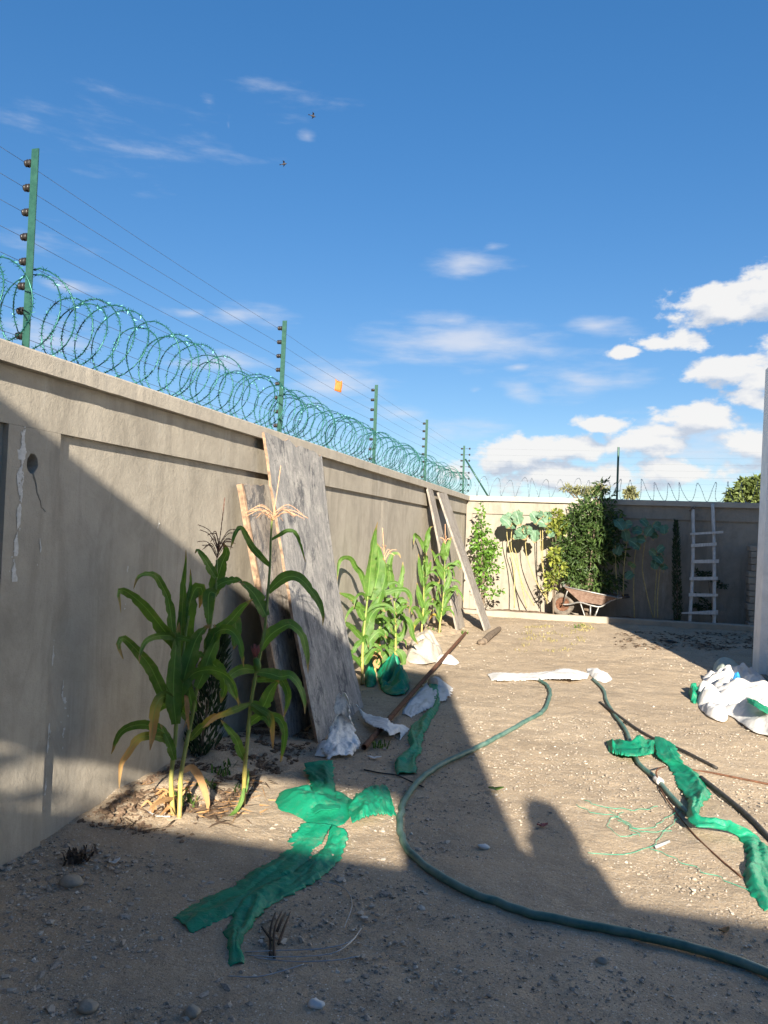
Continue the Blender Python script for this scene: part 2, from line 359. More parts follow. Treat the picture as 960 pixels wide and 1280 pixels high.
M_tyre = flat((.07, .06, .05), (.20, .17, .14), 14, .95, .2, 0, .5, nm='dusty_tyre')
M_post = flat((.012, .055, .042), (.025, .09, .066), 30, .4, .5, .2, .15, nm='green_post_paint', dist=.002)
M_razor = flat((.008, .065, .055), (.02, .14, .12), 40, .38, .5, .5, .1, nm='green_razor_wire', dist=.001)
M_ins = flat((.012, .010, .010), (.03, .026, .024), 40, .4, .5, nm='black_insulator')
M_fwire = flat((.10, .11, .14), (.20, .21, .25), 40, .5, .5, .7, .1, nm='fence_wire', dist=.001)
M_coil = flat((.14, .17, .20), (.26, .29, .33), 40, .4, .5, .6, .1, nm='galvanised_coil', dist=.001)
def f_board(a, b, dk, blk=.5, pls=.6):
    def fn(nt):
        v = tc(nt); g = noi(nt, tc(nt, scale=(30, 30, 1.6)), 1.0, 8, .75, .3); c = ramp(nt, g, [(.32, dk), (.48, a), (.64, b)])
        bl = noi(nt, tc(nt, scale=(1.6, 1.6, .9)), 2.6, 10, .78, .6)
        pl = noi(nt, tc(nt, scale=(1.3, 1.3, .8)), 4.2, 10, .8, .3)
        c = mix(nt, ramp(nt, pl, [(.47, 0.), (.60, pls)]), c, (.50, .465, .42))
        c = mix(nt, ramp(nt, bl, [(blk, 0.), (blk + .07, .8)]), c, (.07, .072, .082))
        sp = noi(nt, tc(nt, scale=(1, 1, .6)), 19, 9, .85)
        c = mix(nt, ramp(nt, sp, [(.57, 0.), (.64, .8)]), c, (.05, .05, .058))
        ed = noi(nt, v, 70, 4, .7); c = mix(nt, .35, c, ed, 'SOFT_LIGHT')
        return c, bump(nt, mth(nt, 'ADD', g, mth(nt, 'ADD', sp, ed)), .7, .008)
    return fn
M_board = MAT('weathered_ply', f_board((.25, .24, .23), (.36, .34, .32), (.16, .158, .16), .53, .65), .9, .2)
M_board2 = MAT('dark_ply', f_board((.25, .215, .185), (.36, .315, .265), (.13, .115, .105), .52, .5), .9, .2)
M_plank = MAT('grey_plank', f_board((.25, .22, .19), (.36, .32, .27), (.17, .15, .13), .62, .3), .9, .2)
M_raw = flat((.15, .10, .07), (.40, .27, .175), 16, .9, .2, 0, .5, nm='raw_wood_edge')
M_pole = flat((.40, .385, .365), (.60, .575, .54), 12, .9, .2, 0, .5, nm='ladder_wood', scl=(3, 3, .6))
def f_fol(a, b):
    def fn(nt):
        g = nd(nt, 'ShaderNodeNewGeometry').outputs['Random Per Island']
        return ramp(nt, g, [(0, a), (.75, b), (1, tuple(k * 1.35 for k in b))]), None
    return fn
M_shrub = MAT('shrub_leaf', f_fol((.06, .145, .02), (.14, .27, .04)), .42, .5, 0, (.38, (1.4, 1.4, .6)))
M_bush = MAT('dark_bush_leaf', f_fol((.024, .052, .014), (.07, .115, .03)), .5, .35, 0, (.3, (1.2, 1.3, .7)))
M_lime = MAT('yellow_green_leaf', f_fol((.12, .17, .025), (.27, .29, .06)), .45, .4, 0, (.38, (1.3, 1.3, .6)))
M_cyp = MAT('cypress_leaf', f_fol((.02, .04, .02), (.04, .07, .03)), .6, .3, 0, (.2, (1, 1.2, .8)))
M_tree = MAT('tree_leaf', f_fol((.07, .10, .03), (.16, .20, .065)), .6, .3, 0, (.3, (1.2, 1.2, .7)))
M_acac = MAT('acacia_leaf', f_fol((.14, .15, .07), (.24, .24, .12)), .7, .2, 0, (.3, (1, 1, .8)))
M_kale = MAT('kale_leaf', f_leaf(((.075, .155, .09), (.14, .245, .15)), True), .5, .4, 0, (.25, (1.1, 1.3, .8)))
M_kstem = flat((.26, .21, .08), (.42, .35, .16), 25, .7, .3, nm='kale_stem')
M_bark = flat((.10, .075, .055), (.20, .155, .115), 20, .95, .2, 0, .6, nm='bark')
M_litter = MAT('dead_leaf', f_fol((.05, .035, .025), (.15, .10, .065)), .9, .2)
M_grass = MAT('dry_grass', f_fol((.25, .22, .08), (.42, .36, .15)), .8, .2, 0, (.3, (1, 1, .8)))
M_weed = MAT('weed', f_fol((.05, .10, .02), (.12, .20, .04)), .7, .2, 0, (.3, (1, 1, .8)))
M_twig = flat((.045, .03, .022), (.10, .07, .05), 40, .9, .2, nm='dark_twig')
M_orange = flat((.42, .10, .012), (.60, .17, .03), 60, .6, .3, nm='orange_tag')
M_bird = flat((.03, .03, .035), (.06, .055, .06), 40, .8, .2, nm='dark_feathers')
M_thread = flat((.02, .30, .18), (.05, .42, .28), 40, .6, .3, nm='green_thread')
M_occluder = flat((.35, .36, .37), (.48, .49, .50), 8, .5, .5, .6, .1, nm='occluder_steel')

# ------------------------------------------------------------------ ground: one sheet, fine in the yard, coarse to the horizon
def axis(fine0, fine1, step, far):
    a = list(np.arange(fine0, fine1 + 1e-6, step)); s = step; lo, hi = a[0], a[-1]; left, right = [], []
    while lo > -far: s *= 1.6; lo -= s; left.append(lo)
    s = step
    while hi < far: s *= 1.6; hi += s; right.append(hi)
    return np.array(left[::-1] + a + right)
gx = axis(-2.7, 4.2, .03, 1200); gy = axis(1.6, 14.5, .03, 1600)
X, Y = np.meshgrid(gx, gy)
def vn(x, y, f, seed):
    x = x * f; y = y * f; xi = np.floor(x).astype(int); yi = np.floor(y).astype(int); xf = x - xi; yf = y - yi
    u = xf * xf * (3 - 2 * xf); v = yf * yf * (3 - 2 * yf)
    def h(a, b):
        n = (a * 374761393 + b * 668265263 + seed * 974711) & 0x7fffffff; n = ((n ^ (n >> 13)) * 1274126177) & 0x7fffffff
        return ((n ^ (n >> 16)) & 0xffff) / 65535.
    return (h(xi, yi) * (1 - u) + h(xi + 1, yi) * u) * (1 - v) + (h(xi, yi + 1) * (1 - u) + h(xi + 1, yi + 1) * u) * v
Sm = lambda t: (lambda q: q * q * (3 - 2 * q))(np.clip(t, 0, 1))
Z = Sm((Y - 8) / 6) * (.125 + .01 * np.clip(X, -3, 8))
Z += .05 * Sm((-X - 1.85) / .5) * Sm((Y - 7.5) / 2) + .05 * Sm((-X - 2.0) / .45) * Sm((Y - 3.3) / .6) * Sm((6 - Y) / 1.)
inn = Sm((X + 60) / 50) * Sm((60 - X) / 50) * Sm((60 - Y) / 40)
lump = (vn(X, Y, 1.3, 1) - .5) * .016 + (vn(X, Y, 4.1, 2) - .5) * .011 + (vn(X, Y, 9, 3) - .5) * .008 + (vn(X, Y, 27, 4) - .5) * .006
bedm = np.clip(Sm((-X - 1.75) / .4) * (Sm((Y - 3.4) / .4) * Sm((6.2 - Y) / .8) + Sm((Y - 8) / 1.5)), 0, 1)
lump += bedm * ((vn(X, Y, 9, 5) - .4) * .045 + (vn(X, Y, 22, 6) - .5) * .02)
Z = np.where(np.abs(X) < 60, Z, 0) + lump * inn
Z[(Y > 14.4) & (np.abs(X) < 60)] = .13
ny, nx = X.shape
V = np.stack([X.ravel(), Y.ravel(), Z.ravel()], 1)
ii = (np.arange(ny - 1)[:, None] * nx + np.arange(nx - 1)[None, :]).ravel()
Fq = np.stack([ii, ii + 1, ii + nx + 1, ii + nx], 1)
me = bpy.data.meshes.new('ground'); me.vertices.add(len(V)); me.vertices.foreach_set('co', V.ravel())
me.loops.add(Fq.size); me.loops.foreach_set('vertex_index', Fq.ravel().astype(np.int32)); me.polygons.add(len(Fq))
me.polygons.foreach_set('loop_start', np.arange(0, Fq.size, 4, dtype=np.int32)); me.polygons.foreach_set('loop_total', np.full(len(Fq), 4, np.int32))
me.update(calc_edges=True); me.polygons.foreach_set('use_smooth', [True] * len(Fq)); me.materials.append(M_ground)
go_ = bpy.data.objects.new('ground', me); COL.objects.link(go_); tag(go_, kind='structure')

# planting bed and kerb at the far end
bx = np.arange(-2.59, 6.0, .06); by = np.arange(14.40, 15.26, .06); V, Fc = [], []
for y in by:
    for x in bx: V.append((x, y, .165 + .012 * x * .5 + .035 * nz(x * 3, y * 3) + .03 * nz(x * 9, y * 9, 3)))
m_ = len(bx); Fc = [(j * m_ + i, j * m_ + i + 1, (j + 1) * m_ + i + 1, (j + 1) * m_ + i) for j in range(len(by) - 1) for i in range(m_ - 1)]
tag(mesh('planting_bed', V, Fc, M_soil), kind='structure')
V, Fc = [], []
ks = np.arange(-2.592, 6.0, .08)
for i, x in enumerate(ks):
    y0 = 14.30 + .012 * nz(x * 1.7, 1) + .006 * nz(x * 8, 4); zt = .205 + .010 * (x + 2.6) + .010 * nz(x * 2.1, 7) + .005 * nz(x * 11, 2)
    V += [(x, y0 - .004, 0), (x, y0, zt - .018), (x, y0 + .018, zt), (x, y0 + .11, zt + .002), (x, y0 + .128, zt - .016), (x, y0 + .13, 0)]
Fc = [(i * 6 + k, (i + 1) * 6 + k, (i + 1) * 6 + k + 1, i * 6 + k + 1) for i in range(len(ks) - 1) for k in range(5)]
Fc += [(0, 1, 2, 3, 4, 5)[::-1]]
tag(mesh('kerb', V, Fc, M_kerb, smooth=False), kind='structure')

# ------------------------------------------------------------------ left boundary wall
wl = thing('boundary_wall', (-2.7, 6, 0), 'long plastered concrete wall with recessed panels running along the left of the yard', 'wall')
REC = .03; yN, yF = -2.46, YB + .2
b = B()
for (ya, yb, za, zb_) in ((yN, 3.0, -.2, 2.28), (3.105, yF, -.2, 2.28), (3.0, 3.105, -.2, 1.79), (3.0, 3.105, 1.915, 2.28)): b.box((XW - .2, ya, za), (XW - REC, yb, zb_))
b.out('wall_body', M_wall, wl, False)
b = B(); b.box((XW - REC, yN, 2.02), (XW, YB, 2.28)); b.out('top_band', M_wall, wl, False)
piers = [(-3.0, -2.9), (-.16, .16), (2.89, 3.24), (6.02, 6.34), (9.17, 9.47), (12.22, 12.54), (15.08, YB)]
for i, (a, c) in enumerate(piers):
    if i == 2: continue
    if i == 0: a, c = yN, -2.26
    b = B(); b.hexa([(XW - REC, a, -.15), (XW - REC, c, -.15), (XW - REC, c, 2.019), (XW - REC, a, 2.019)], [(XW - .025, a + .07, -.15), (XW - .025, c - .03, -.15), (XW - .025, c - .03, 2.019), (XW - .025, a + .07, 2.019)]); b.out('pier', M_wall, wl, False)
# the near pier has a round hole with a crack running down from it
ys = np.concatenate([np.linspace(2.89, 2.99, 12), np.arange(2.9925, 3.18, .0025), np.linspace(3.183, 3.24, 8)]); zs = np.concatenate([np.linspace(-.15, 1.5, 30), np.arange(1.505, 1.95, .005), np.linspace(1.96, 2.019, 5)])
crack = [(3.052, 1.83), (3.066, 1.79), (3.082, 1.76), (3.09, 1.72), (3.118, 1.68), (3.125, 1.65), (3.155, 1.63)]
cz = np.linspace(1.63, 1.83, 90); cr = np.stack([np.interp(cz, [p[1] for p in crack][::-1], [p[0] for p in crack][::-1]) + np.array([.004 * nz(q * 60, 3) for q in cz]), cz], 1)
V, Fc = [], []
for z in zs:
    for y in ys:
        dh = math.hypot((y - 3.052) / .033, (z - 1.853) / .042) + .12 * nz(y * 60, z * 60)
        dc = float(np.min(np.hypot(cr[:, 0] - y, cr[:, 1] - z))) if 1.6 < z < 1.86 else 1
        wdt = .0030 * (.6 + 1.2 * sst((z - 1.66) / .15))
        off = -.11 * (1 - sst((dh - .75) / .35)) - .010 * (1 - sst(dc / wdt - .25))
        V.append((XW + max(off, -.1), y, z))
n_ = len(ys); Fc = [(j * n_ + i, j * n_ + i + 1, (j + 1) * n_ + i + 1, (j + 1) * n_ + i) for j in range(len(zs) - 1) for i in range(n_ - 1)]
k0 = len(V)
for z in zs: V += [(XW - REC, 2.89, z), (XW - REC, 3.24, z)]
for j in range(len(zs) - 1):
    Fc += [(k0 + 2 * j, j * n_, (j + 1) * n_, k0 + 2 * j + 2), (j * n_ + n_ - 1, k0 + 2 * j + 1, k0 + 2 * j + 3, (j + 1) * n_ + n_ - 1)]
pr = mesh('pier', V, Fc, M_wall, wl, smooth=False); pr['label'] = 'pier with a round hole and a crack'
def splat(name, parent, y0, z0, y1, z1, w0, seed, mat=M_smear, gap=.35, thick=.0025):
    "thin crust of lime on the wall face, broken outline"
    V, Fc = [], []; n, m = 110, 18; idx = {}
    for i in range(n + 1):
        t = i / n
        for j in range(m + 1):
            q = j / m * 2 - 1; ww = w0 * (.55 + .75 * abs(nz(t * 4, seed)) + .3 * nz(t * 17, seed + 3))
            y = y0 + (y1 - y0) * t + .012 * nz(t * 3, seed + 8) + q * ww; z = z0 + (z1 - z0) * t
            keep = nz(y * 38, z * 14, seed) + .45 * nz(y * 90, z * 60, seed) + .75 - abs(q) * .85
            idx[i, j] = (len(V), keep); V.append((XW + thick * (1 - abs(q) ** 3), y, z))
    for i in range(n):
        for j in range(m):
            c = [idx[i, j], idx[i, j + 1], idx[i + 1, j + 1], idx[i + 1, j]]
            if sum(k[1] for k in c) / 4 > gap: Fc.append(tuple(k[0] for k in c))
    return mesh(name, V, Fc, mat, parent)
splat('lime_streak', wl, 2.985, 2.02, 2.97, 1.30, .042, 3, gap=.42)
splat('lime_streak', wl, 3.13, 1.60, 3.12, 1.28, .02, 9, gap=.75)
for q in ((3.40, .92, 3.42, .30, .10, 15, .95), (3.30, 1.0, 3.29, .15, .035, 19, .8), (3.9, 1.35, 3.92, .9, .09, 23, 1.15), (4.2, 1.62, 4.2, 1.52, .03, 27, .7)): splat('lime_stain', wl, q[0], q[1], q[2], q[3], q[4], q[5], gap=q[6], thick=-REC + .0015)
b = B(); V, Fc = [], []
cy = np.arange(yN, YB + .2, .05)
for i, y in enumerate(cy):                                # coping: two overhanging arrises, slightly uneven
    e1 = .003 * nz(y * 6, 1) + .002 * nz(y * 22, 5); e2 = .003 * nz(y * 5, 11)
    V += [(XW + .0, y, 2.281), (XW + .055 + e1, y, 2.281 + e2), (XW + .052 + e1, y, 2.366 + e2), (XW + .045, y, 2.375), (XW - .21, y, 2.385), (XW - .255, y, 2.375), (XW - .255, y, 2.281)]
Fc = [(i * 7 + k, i * 7 + (k + 1) % 7, (i + 1) * 7 + (k + 1) % 7, (i + 1) * 7 + k) for i in range(len(cy) - 1) for k in range(7)]
Fc += [tuple(range(6, -1, -1)), tuple((len(cy) - 1) * 7 + k for k in range(7))]
mesh('coping', V, Fc, M_cop, wl, smooth=False)

# ------------------------------------------------------------------ back wall
wb = thing('boundary_wall', (2, YB, 0), 'plastered concrete wall across the far end of the yard behind the shrubs', 'wall')
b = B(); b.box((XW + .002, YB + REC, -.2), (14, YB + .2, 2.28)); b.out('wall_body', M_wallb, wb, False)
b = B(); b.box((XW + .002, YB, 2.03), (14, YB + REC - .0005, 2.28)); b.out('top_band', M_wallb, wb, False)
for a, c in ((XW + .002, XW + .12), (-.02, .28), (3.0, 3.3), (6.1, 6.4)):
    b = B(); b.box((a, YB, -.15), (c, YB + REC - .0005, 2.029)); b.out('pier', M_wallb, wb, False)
V = []; cx = np.arange(XW + .06, 14, .08)
for x in cx:
    e1 = .004 * nz(x * 5, 3); V += [(x, YB, 2.281), (x, YB - .055 + e1, 2.282), (x, YB - .052 + e1, 2.37), (x, YB - .04, 2.38), (x, YB + .25, 2.385), (x, YB + .25, 2.281)]
Fc = [(i * 6 + k, (i + 1) * 6 + k, (i + 1) * 6 + (k + 1) % 6, i * 6 + (k + 1) % 6) for i in range(len(cx) - 1) for k in range(6)] + [(0, 1, 2, 3, 4, 5)]
mesh('coping', V, Fc, M_cop, wb, smooth=False)

# ------------------------------------------------------------------ rear wall, and unseen shapes added behind the camera to shade the foreground
wr = thing('boundary_wall', (1, -2.36, 0), 'plastered yard wall behind the viewpoint casting the shade over the foreground', 'wall')
b = B(); b.box((XW + .002, -2.46, -.2), (14, -2.262, 2.28)); b.out('wall_body', M_wall, wr, False)
b = B(); b.box((XW + .07, -2.50, 2.281), (14, -2.26, 2.39)); b.out('coping', M_cop, wr, False)
b = B(); b.box((1.39, -2.52, 2.391), (1.84, -2.25, 2.55)); b.out('shadow_block', M_cop, wr, False)  # unseen block added on the wall top for its shadow
b = B(); b.sphere((1.745, -2.38, 2.74), .13, 14, 10, (.95, .95, 1.5)); b.sphere((1.66, -2.36, 2.62), .11, 10, 8); b.sphere((1.80, -2.4, 2.86), .07, 10, 8); b.out('shadow_lump', M_cop, wr)  # unseen lumps added to cast the rounded shadow on the dirt
tk = thing('occluder_box', (0, -3.6, 0), 'unseen raised tank on a stand behind the viewpoint', 'occluder')  # unseen box, legs and beams added and sized for the foreground shadow
b = B(); b.box((-4.2, -4.4, 3.62), (1.70, -3.0, 4.5)); b.box((1.1, -3.01, 4.5), (1.70, -4.3, 4.74)); bevel(b.out('occluder', M_occluder, tk, False), .01)
for x, x1, y in ((-4.1, -3.7, -4.3), (-4.1, -3.7, -3.16), (1.47, 1.70, -4.3), (1.10, 1.70, -3.16)):
    b = B(); b.box((x, y, -.1), (x1, y + .16, 3.62)); b.out('leg', M_kerb, tk, False)
b = B(); b.box((-4.2, -3.2, 3.05), (.15, -3.05, 3.62)); b.out('beam', M_kerb, tk, False)
b = B(); b.box((.15, -3.2, 3.28), (1.1, -3.05, 3.62)); b.out('beam', M_kerb, tk, False)

def rear_plant():  # plant added out of view, leaves placed to dapple the left wall
    t = thing('leaf_shadow_plant', (-.75, -2.9, 0), 'unseen broad leaved plant added behind the rear wall to throw leaf shadows on the left wall', 'plant'); rg = random.Random(4)
    b = B(); b.tube([(-.78, -2.9, 0), (-.76, -2.9, 1.6), (-.74, -2.88, 2.75)], [.035, .03, .015], 8); b.out('stem', M_kerb, t)
    for i in range(13):
        x0, z0 = rg.uniform(-1.05, -.58), rg.uniform(2.66, 2.98); a = rg.choice((.35, -.45, .9, -.2, 2.6)) + rg.uniform(-.2, .2); l = rg.uniform(.12, .24); d = np.array([math.cos(a), rg.uniform(-.3, .3), math.sin(a)]); n = np.array([-math.sin(a), 0, math.cos(a)]) * rg.uniform(.025, .048)
        c = np.array([x0, -2.9, z0]); V = [c - d * l / 2, c - d * l * .1 + n, c + d * l * .2 + n * .8, c + d * l / 2, c + d * l * .2 - n * .8, c - d * l * .1 - n]
        solid(mesh('leaf', V, [(0, 1, 2, 3, 4, 5)], M_weedy, t, smooth=False), .003)
        b = B(); b.tube([c - d * l / 2, (-.75, -2.89, 2.6)], .006, 5); b.out('leaf_stalk', M_weedy, t)
M_weedy = MAT('rear_leaf', lambda nt: ((.08, .15, .04), None))
rear_plant()
# ------------------------------------------------------------------ white house on the right
hs = thing('house', (4, 9.3, 0), 'white painted house whose side wall shows at the right edge', 'house')
b = B(); b.box((1.95, 8.1, -.1), (7, 9.45, 5.6)); b.out('tall_wall', M_white, hs, False)
b = B(); b.hexa([(1.985, 9.451, -.1), (7, 9.451, -.1), (7, 10.35, -.1), (1.985, 10.35, -.1)], [(2.03, 9.451, 3.9), (7, 9.451, 3.9), (7, 10.35, 3.9), (2.03, 10.35, 3.9)]); b.out('side_wall', M_white, hs, False)
b = B(); b.hexa([(1.895, 10.351, -.1), (7, 10.351, -.1), (7, 10.75, -.1), (1.895, 10.75, -.1)], [(1.955, 10.351, 3.86), (7, 10.351, 3.86), (7, 10.75, 3.86), (1.955, 10.75, 3.86)]); bevel(b.out('corner_pilaster', M_white, hs, False), .008)
b = B(); b.box((2.05, 9.50, 4.26), (7, 10.9, 4.36)); b.out('roof_eave', M_twig, hs, False)
b = B(); b.box((2.0, 9.6, 3.86), (7, 10.7, 4.26)); b.out('parapet', M_white, hs, False)
b = B(); b.box((1.93, 8.0, -.1), (1.984, 10.34, .05)); b.out('plinth', M_kerb, hs, False)

# ------------------------------------------------------------------ electric fence and razor wire
XP = XW - .10
ef = thing('electric_fence', (XP, 9, 2.38), 'green posts with black insulators and thin wires standing on the left wall', 'electric fence')
pys = [.05, 3.10, 6.15, 9.02, 11.85, 15.34]
for i, y in enumerate(pys):
    b = B(); a = .02                                       # an angle-iron post
    lean = .01 * nz(i * 3.1, .5)
    b.hexa([(XP - a, y - a, 2.36), (XP - a + .006, y - a, 2.36), (XP - a + .006, y + a, 2.36), (XP - a, y + a, 2.36)], [(XP - a + lean, y - a, 3.385), (XP - a + .006 + lean, y - a, 3.385), (XP - a + .006 + lean, y + a, 3.385), (XP - a + lean, y + a, 3.385)])
    b.hexa([(XP - a + .006, y - a, 2.36), (XP + a, y - a, 2.36), (XP + a, y - a + .006, 2.36), (XP - a + .006, y - a + .006, 2.36)], [(XP - a + .006 + lean, y - a, 3.385), (XP + a + lean, y - a, 3.385), (XP + a + lean, y - a + .006, 3.385), (XP - a + .006 + lean, y - a + .006, 3.385)])
    po = b.out('fence_post', M_post, ef, False)
    for k in range(8):
        z = 3.325 - k * .121; b = B(); x = XP - a + lean
        b.tube([(x, y, z), (x - .012, y, z)], .012, 8); b.tube([(x - .012, y, z), (x - .018, y, z), (x - .026, y, z), (x - .032, y, z)], [.017, .020, .012, .020], 10)
        b.tube([(x - .034, y, z), (x - .046, y, z)], .017, 8); b.out('insulator', M_ins, po)
        if i == 5:
            b = B(); b.tube([(XP + .09, y - .01, z), (XP + .115, y - .01, z)], .016, 8); b.tube([(XP + .10, y - .01, z), (XP + .11, y - .01, z), (XP + .12, y - .01, z)], [.012, .026, .012], 8); b.tube([(XP + .02, y, z), (XP + .1, y - .01, z)], .003, 4); b.out('insulator', M_ins, po)
for k in range(8):
    b = B(); z = 3.325 - k * .121; pts = []
    for y0, y1 in zip([-2.9] + pys[:-1], pys):
        for t in np.linspace(0, 1, 7)[:-1]: pts.append((XP - .062, y0 + (y1 - y0) * t, z - .012 * 4 * t * (1 - t)))
    pts.append((XP - .062, pys[-1], z)); b.tube(pts, .0013, 4); b.out('fence_wire', M_fwire, ef)
b = B(); b.tube([(XP + .02, 15.35, 3.12), (XP + .5, 15.40, 2.38)], .017, 6); b.out('corner_stay', M_post, ef)
eb = thing('electric_fence', (.3, YB + .1, 2.38), 'thin fence wires and single green post on the far wall', 'electric fence')
b = B(); b.tube([(.27, YB + .1, 2.36), (.27, YB + .1, 3.385)], .02, 6); b.out('fence_post', M_post, eb, False)
b = B(); b.tube([(3.9, YB + .1, 2.36), (3.9, YB + .1, 3.385)], .02, 6); b.out('fence_post', M_post, eb, False)
for k in range(8):
    z = 3.31 - k * .121; b = B(); b.tube([(XP + .12, YB - .1, z), (.25, YB + .06, z - .01), (3.9, YB + .06, z)], .0006, 4); b.out('fence_wire', M_fwire, eb)
def coil(name, a, b_, rad, pitch, wr_, mat, barb, label, seed, jit=.35, zc=2.385):
    rg = random.Random(seed); a = np.array(a); b_ = np.array(b_); ax = nrm(b_ - a); Ln = np.linalg.norm(b_ - a); side = np.array([ax[1], -ax[0], 0])
    pts = []; s = 0.; k = 0; rad0 = rad; ph = rg.random() * 6; tl = [0, 0, 0]
    while s < Ln:
        p = pitch * (1 + jit * rg.uniform(-1, 1)); rr = rad * rg.uniform(.82, 1.06); t1 = [rg.uniform(-.05, .05), rg.uniform(-.35, .35), rg.uniform(-.03, .03)]
        for q in range(26):
            f = q / 26; th = 2 * math.pi * f + ph; r_ = rad0 + (rr - rad0) * f; tt = [u + (v - u) * f for u, v in zip(tl, t1)]
            c = a + ax * (s + p * f)
            pts.append(c + ax * (tt[1] * r_ * math.sin(th) * .9 + tt[0]) + side * (math.cos(th) * r_) + np.array([0, 0, r_ * 1.0 + math.sin(th) * r_]))
        s += p; rad0 = rr; tl = t1
    o = thing(name, (a + b_) / 2, *label); w_ = B(); w_.tube(pts, wr_, 5); w_.out('wire', mat, o)
    if barb:
        q = B()
        P = np.array(pts); seg = np.linalg.norm(np.diff(P, axis=0), axis=1); cs = np.concatenate([[0], np.cumsum(seg)])
        for d in np.arange(0, cs[-1], barb):
            i = min(np.searchsorted(cs, d, 'right') - 1, len(P) - 2); f = (d - cs[i]) / seg[i]; p = P[i] + (P[i + 1] - P[i]) * f; t = nrm(P[i + 1] - P[i])
            r = nrm(np.cross(t, [rg.uniform(-1, 1), rg.uniform(-1, 1), rg.uniform(-1, 1)])); n2 = np.cross(t, r); L_, W_ = .016, .0175
            q.add([p - t * L_ + r * W_, p - t * L_ * .35, p - t * L_ - r * W_, p + t * L_ + r * W_, p + t * L_ * .35, p + t * L_ - r * W_, p + n2 * .003, p - n2 * .003],
                  [(0, 1, 6), (1, 2, 6), (3, 6, 4), (4, 6, 5), (0, 7, 1), (1, 7, 2), (3, 4, 7), (4, 5, 7), (0, 6, 3, 7), (2, 7, 5, 6)])
        q.out('razor_barbs', mat, o, False, 'stuff')
    return o
coil('razor_wire', (XP, -2.0, 2.385), (XP, 15.1, 2.385), .212, .13, .0032, M_razor, .038, ('green razor wire coil lying along the top of the left wall', 'razor wire'), 4, .75)
coil('razor_wire', (XP + .2, YB + .1, 2.385), (9, YB + .1, 2.385), -0.0 + .19, .26, .0030, M_coil, .05, ('pale open razor wire loops along the top of the far wall', 'razor wire'), 11, .2)
p = onx(423, 482, XP - .062)
b = B(); V, Fc = [], []
for i in range(5):
    for j in range(5):
        V.append((p[0] + (i - 2) * .016 + .004 * math.sin(j * 1.3), p[1] + (i - 2) * .010, p[2] - (j - 2) * .028 + (0.018 if j == 0 and i in (0, 4) else 0) - .004 * i))
Fc = [(i * 5 + j, i * 5 + j + 1, (i + 1) * 5 + j + 1, (i + 1) * 5 + j) for i in range(4) for j in range(4)]
tag(solid(mesh('warning_tag', V, Fc, M_orange), .003), 'small orange plastic tag hanging on the fence wires against the sky', 'tag')

# ------------------------------------------------------------------ leaning boards
def slab(name, TL, TR, BR, BL, th, mat, parent, edge_rag=.01, seed=0, n=14, m=24, bow=0., emat=None):
    TL, TR, BR, BL = [np.asarray(q, float) for q in (TL, TR, BR, BL)]; nrml = nrm(np.cross(BL - TL, TR - TL)); nrml = nrml if nrml[0] > 0 else -nrml
    f, bk = [], []
    for j in range(m + 1):
        v = j / m
        for i in range(n + 1):
            u = i / n; ru, rv = u, v
            if i in (0, n): ru += edge_rag * nz(v * 9, seed + i) * .5 + edge_rag * .4 * nz(v * 31, seed + i)
            if j in (0, m): rv += edge_rag * nz(u * 9, seed + 5 + j) * .6
            q = (TL * (1 - ru) + TR * ru) * (1 - rv) + (BL * (1 - ru) + BR * ru) * rv
            q = q + nrml * (bow * math.sin(math.pi * v) * (.4 + .6 * u) + .003 * nz(u * 5, v * 8, seed))
            f.append(q + nrml * th / 2); bk.append(q - nrml * th / 2)
    V = f + bk; K = len(f); w1 = n + 1
    Fc = []
    for j in range(m):
        for i in range(n):
            a = j * w1 + i; Fc += [(a, a + w1, a + w1 + 1, a + 1), (K + a, K + a + 1, K + a + w1 + 1, K + a + w1)]
    E = []
    for i in range(n): E += [(i, i + 1, K + i + 1, K + i), (m * w1 + i, K + m * w1 + i, K + m * w1 + i + 1, m * w1 + i + 1)]
    for j in range(m): E += [(j * w1, K + j * w1, K + (j + 1) * w1, (j + 1) * w1), (j * w1 + n, (j + 1) * w1 + n, K + (j + 1) * w1 + n, K + j * w1 + n)]
    o = mesh(name, V, Fc + E, mat, parent, smooth=False)
    if emat:
        o.data.materials.append(emat)
        for k in range(len(Fc), len(Fc) + len(E)): o.data.polygons[k].material_index = 1
    return o
bd = thing('plywood_board', (-2.1, 6, 0), 'large grey weathered plywood sheet leaning on the left wall behind the corn', 'board')
slab('panel', (-2.535, 5.46, 2.325), (-2.535, 6.74, 2.285), gp(453, 884) + [.0, 0, .0], gp(396, 930) + [0, 0, .0], .022, M_board, bd, .03, 3, 18, 40, -.05, M_raw)
bd = thing('timber_board', (-2.2, 5.4, 0), 'narrow dark panel with orange raw edges partly behind the big plywood sheet', 'board')
a0, a1, a2, a3 = np.array([-2.565, 5.14, 1.90]), np.array([-2.565, 5.72, 1.93]), np.array([-2.2, 5.85, .03]), np.array([-2.2, 5.33, .03])
slab('panel', a0, a1, a2, a3, .03, M_board2, bd, .02, 13, 10, 30, 0, M_raw)
e = np.array([.012, 0, .003])
slab('edge_batten', a0 + e, a0 + (a1 - a0) * .045 + e, a3 + (a2 - a3) * .03 + e, a3 + e, .034, M_raw, bd, .5, 17, 3, 40)
bd = thing('plank', (-2.2, 12, 0), 'left one of two grey planks leaning on the left wall near the corner', 'plank', 'planks leaning near the corner')
slab('plank_face', (-2.56, 11.36, 2.33), (-2.56, 11.78, 2.27), (-2.08, 12.45, .10), (-2.12, 11.95, .10), .03, M_plank, bd, .01, 23)
bd = thing('plank', (-1.8, 12.5, 0), 'right one of two grey planks leaning on the left wall with its foot further out', 'plank', 'planks leaning near the corner')
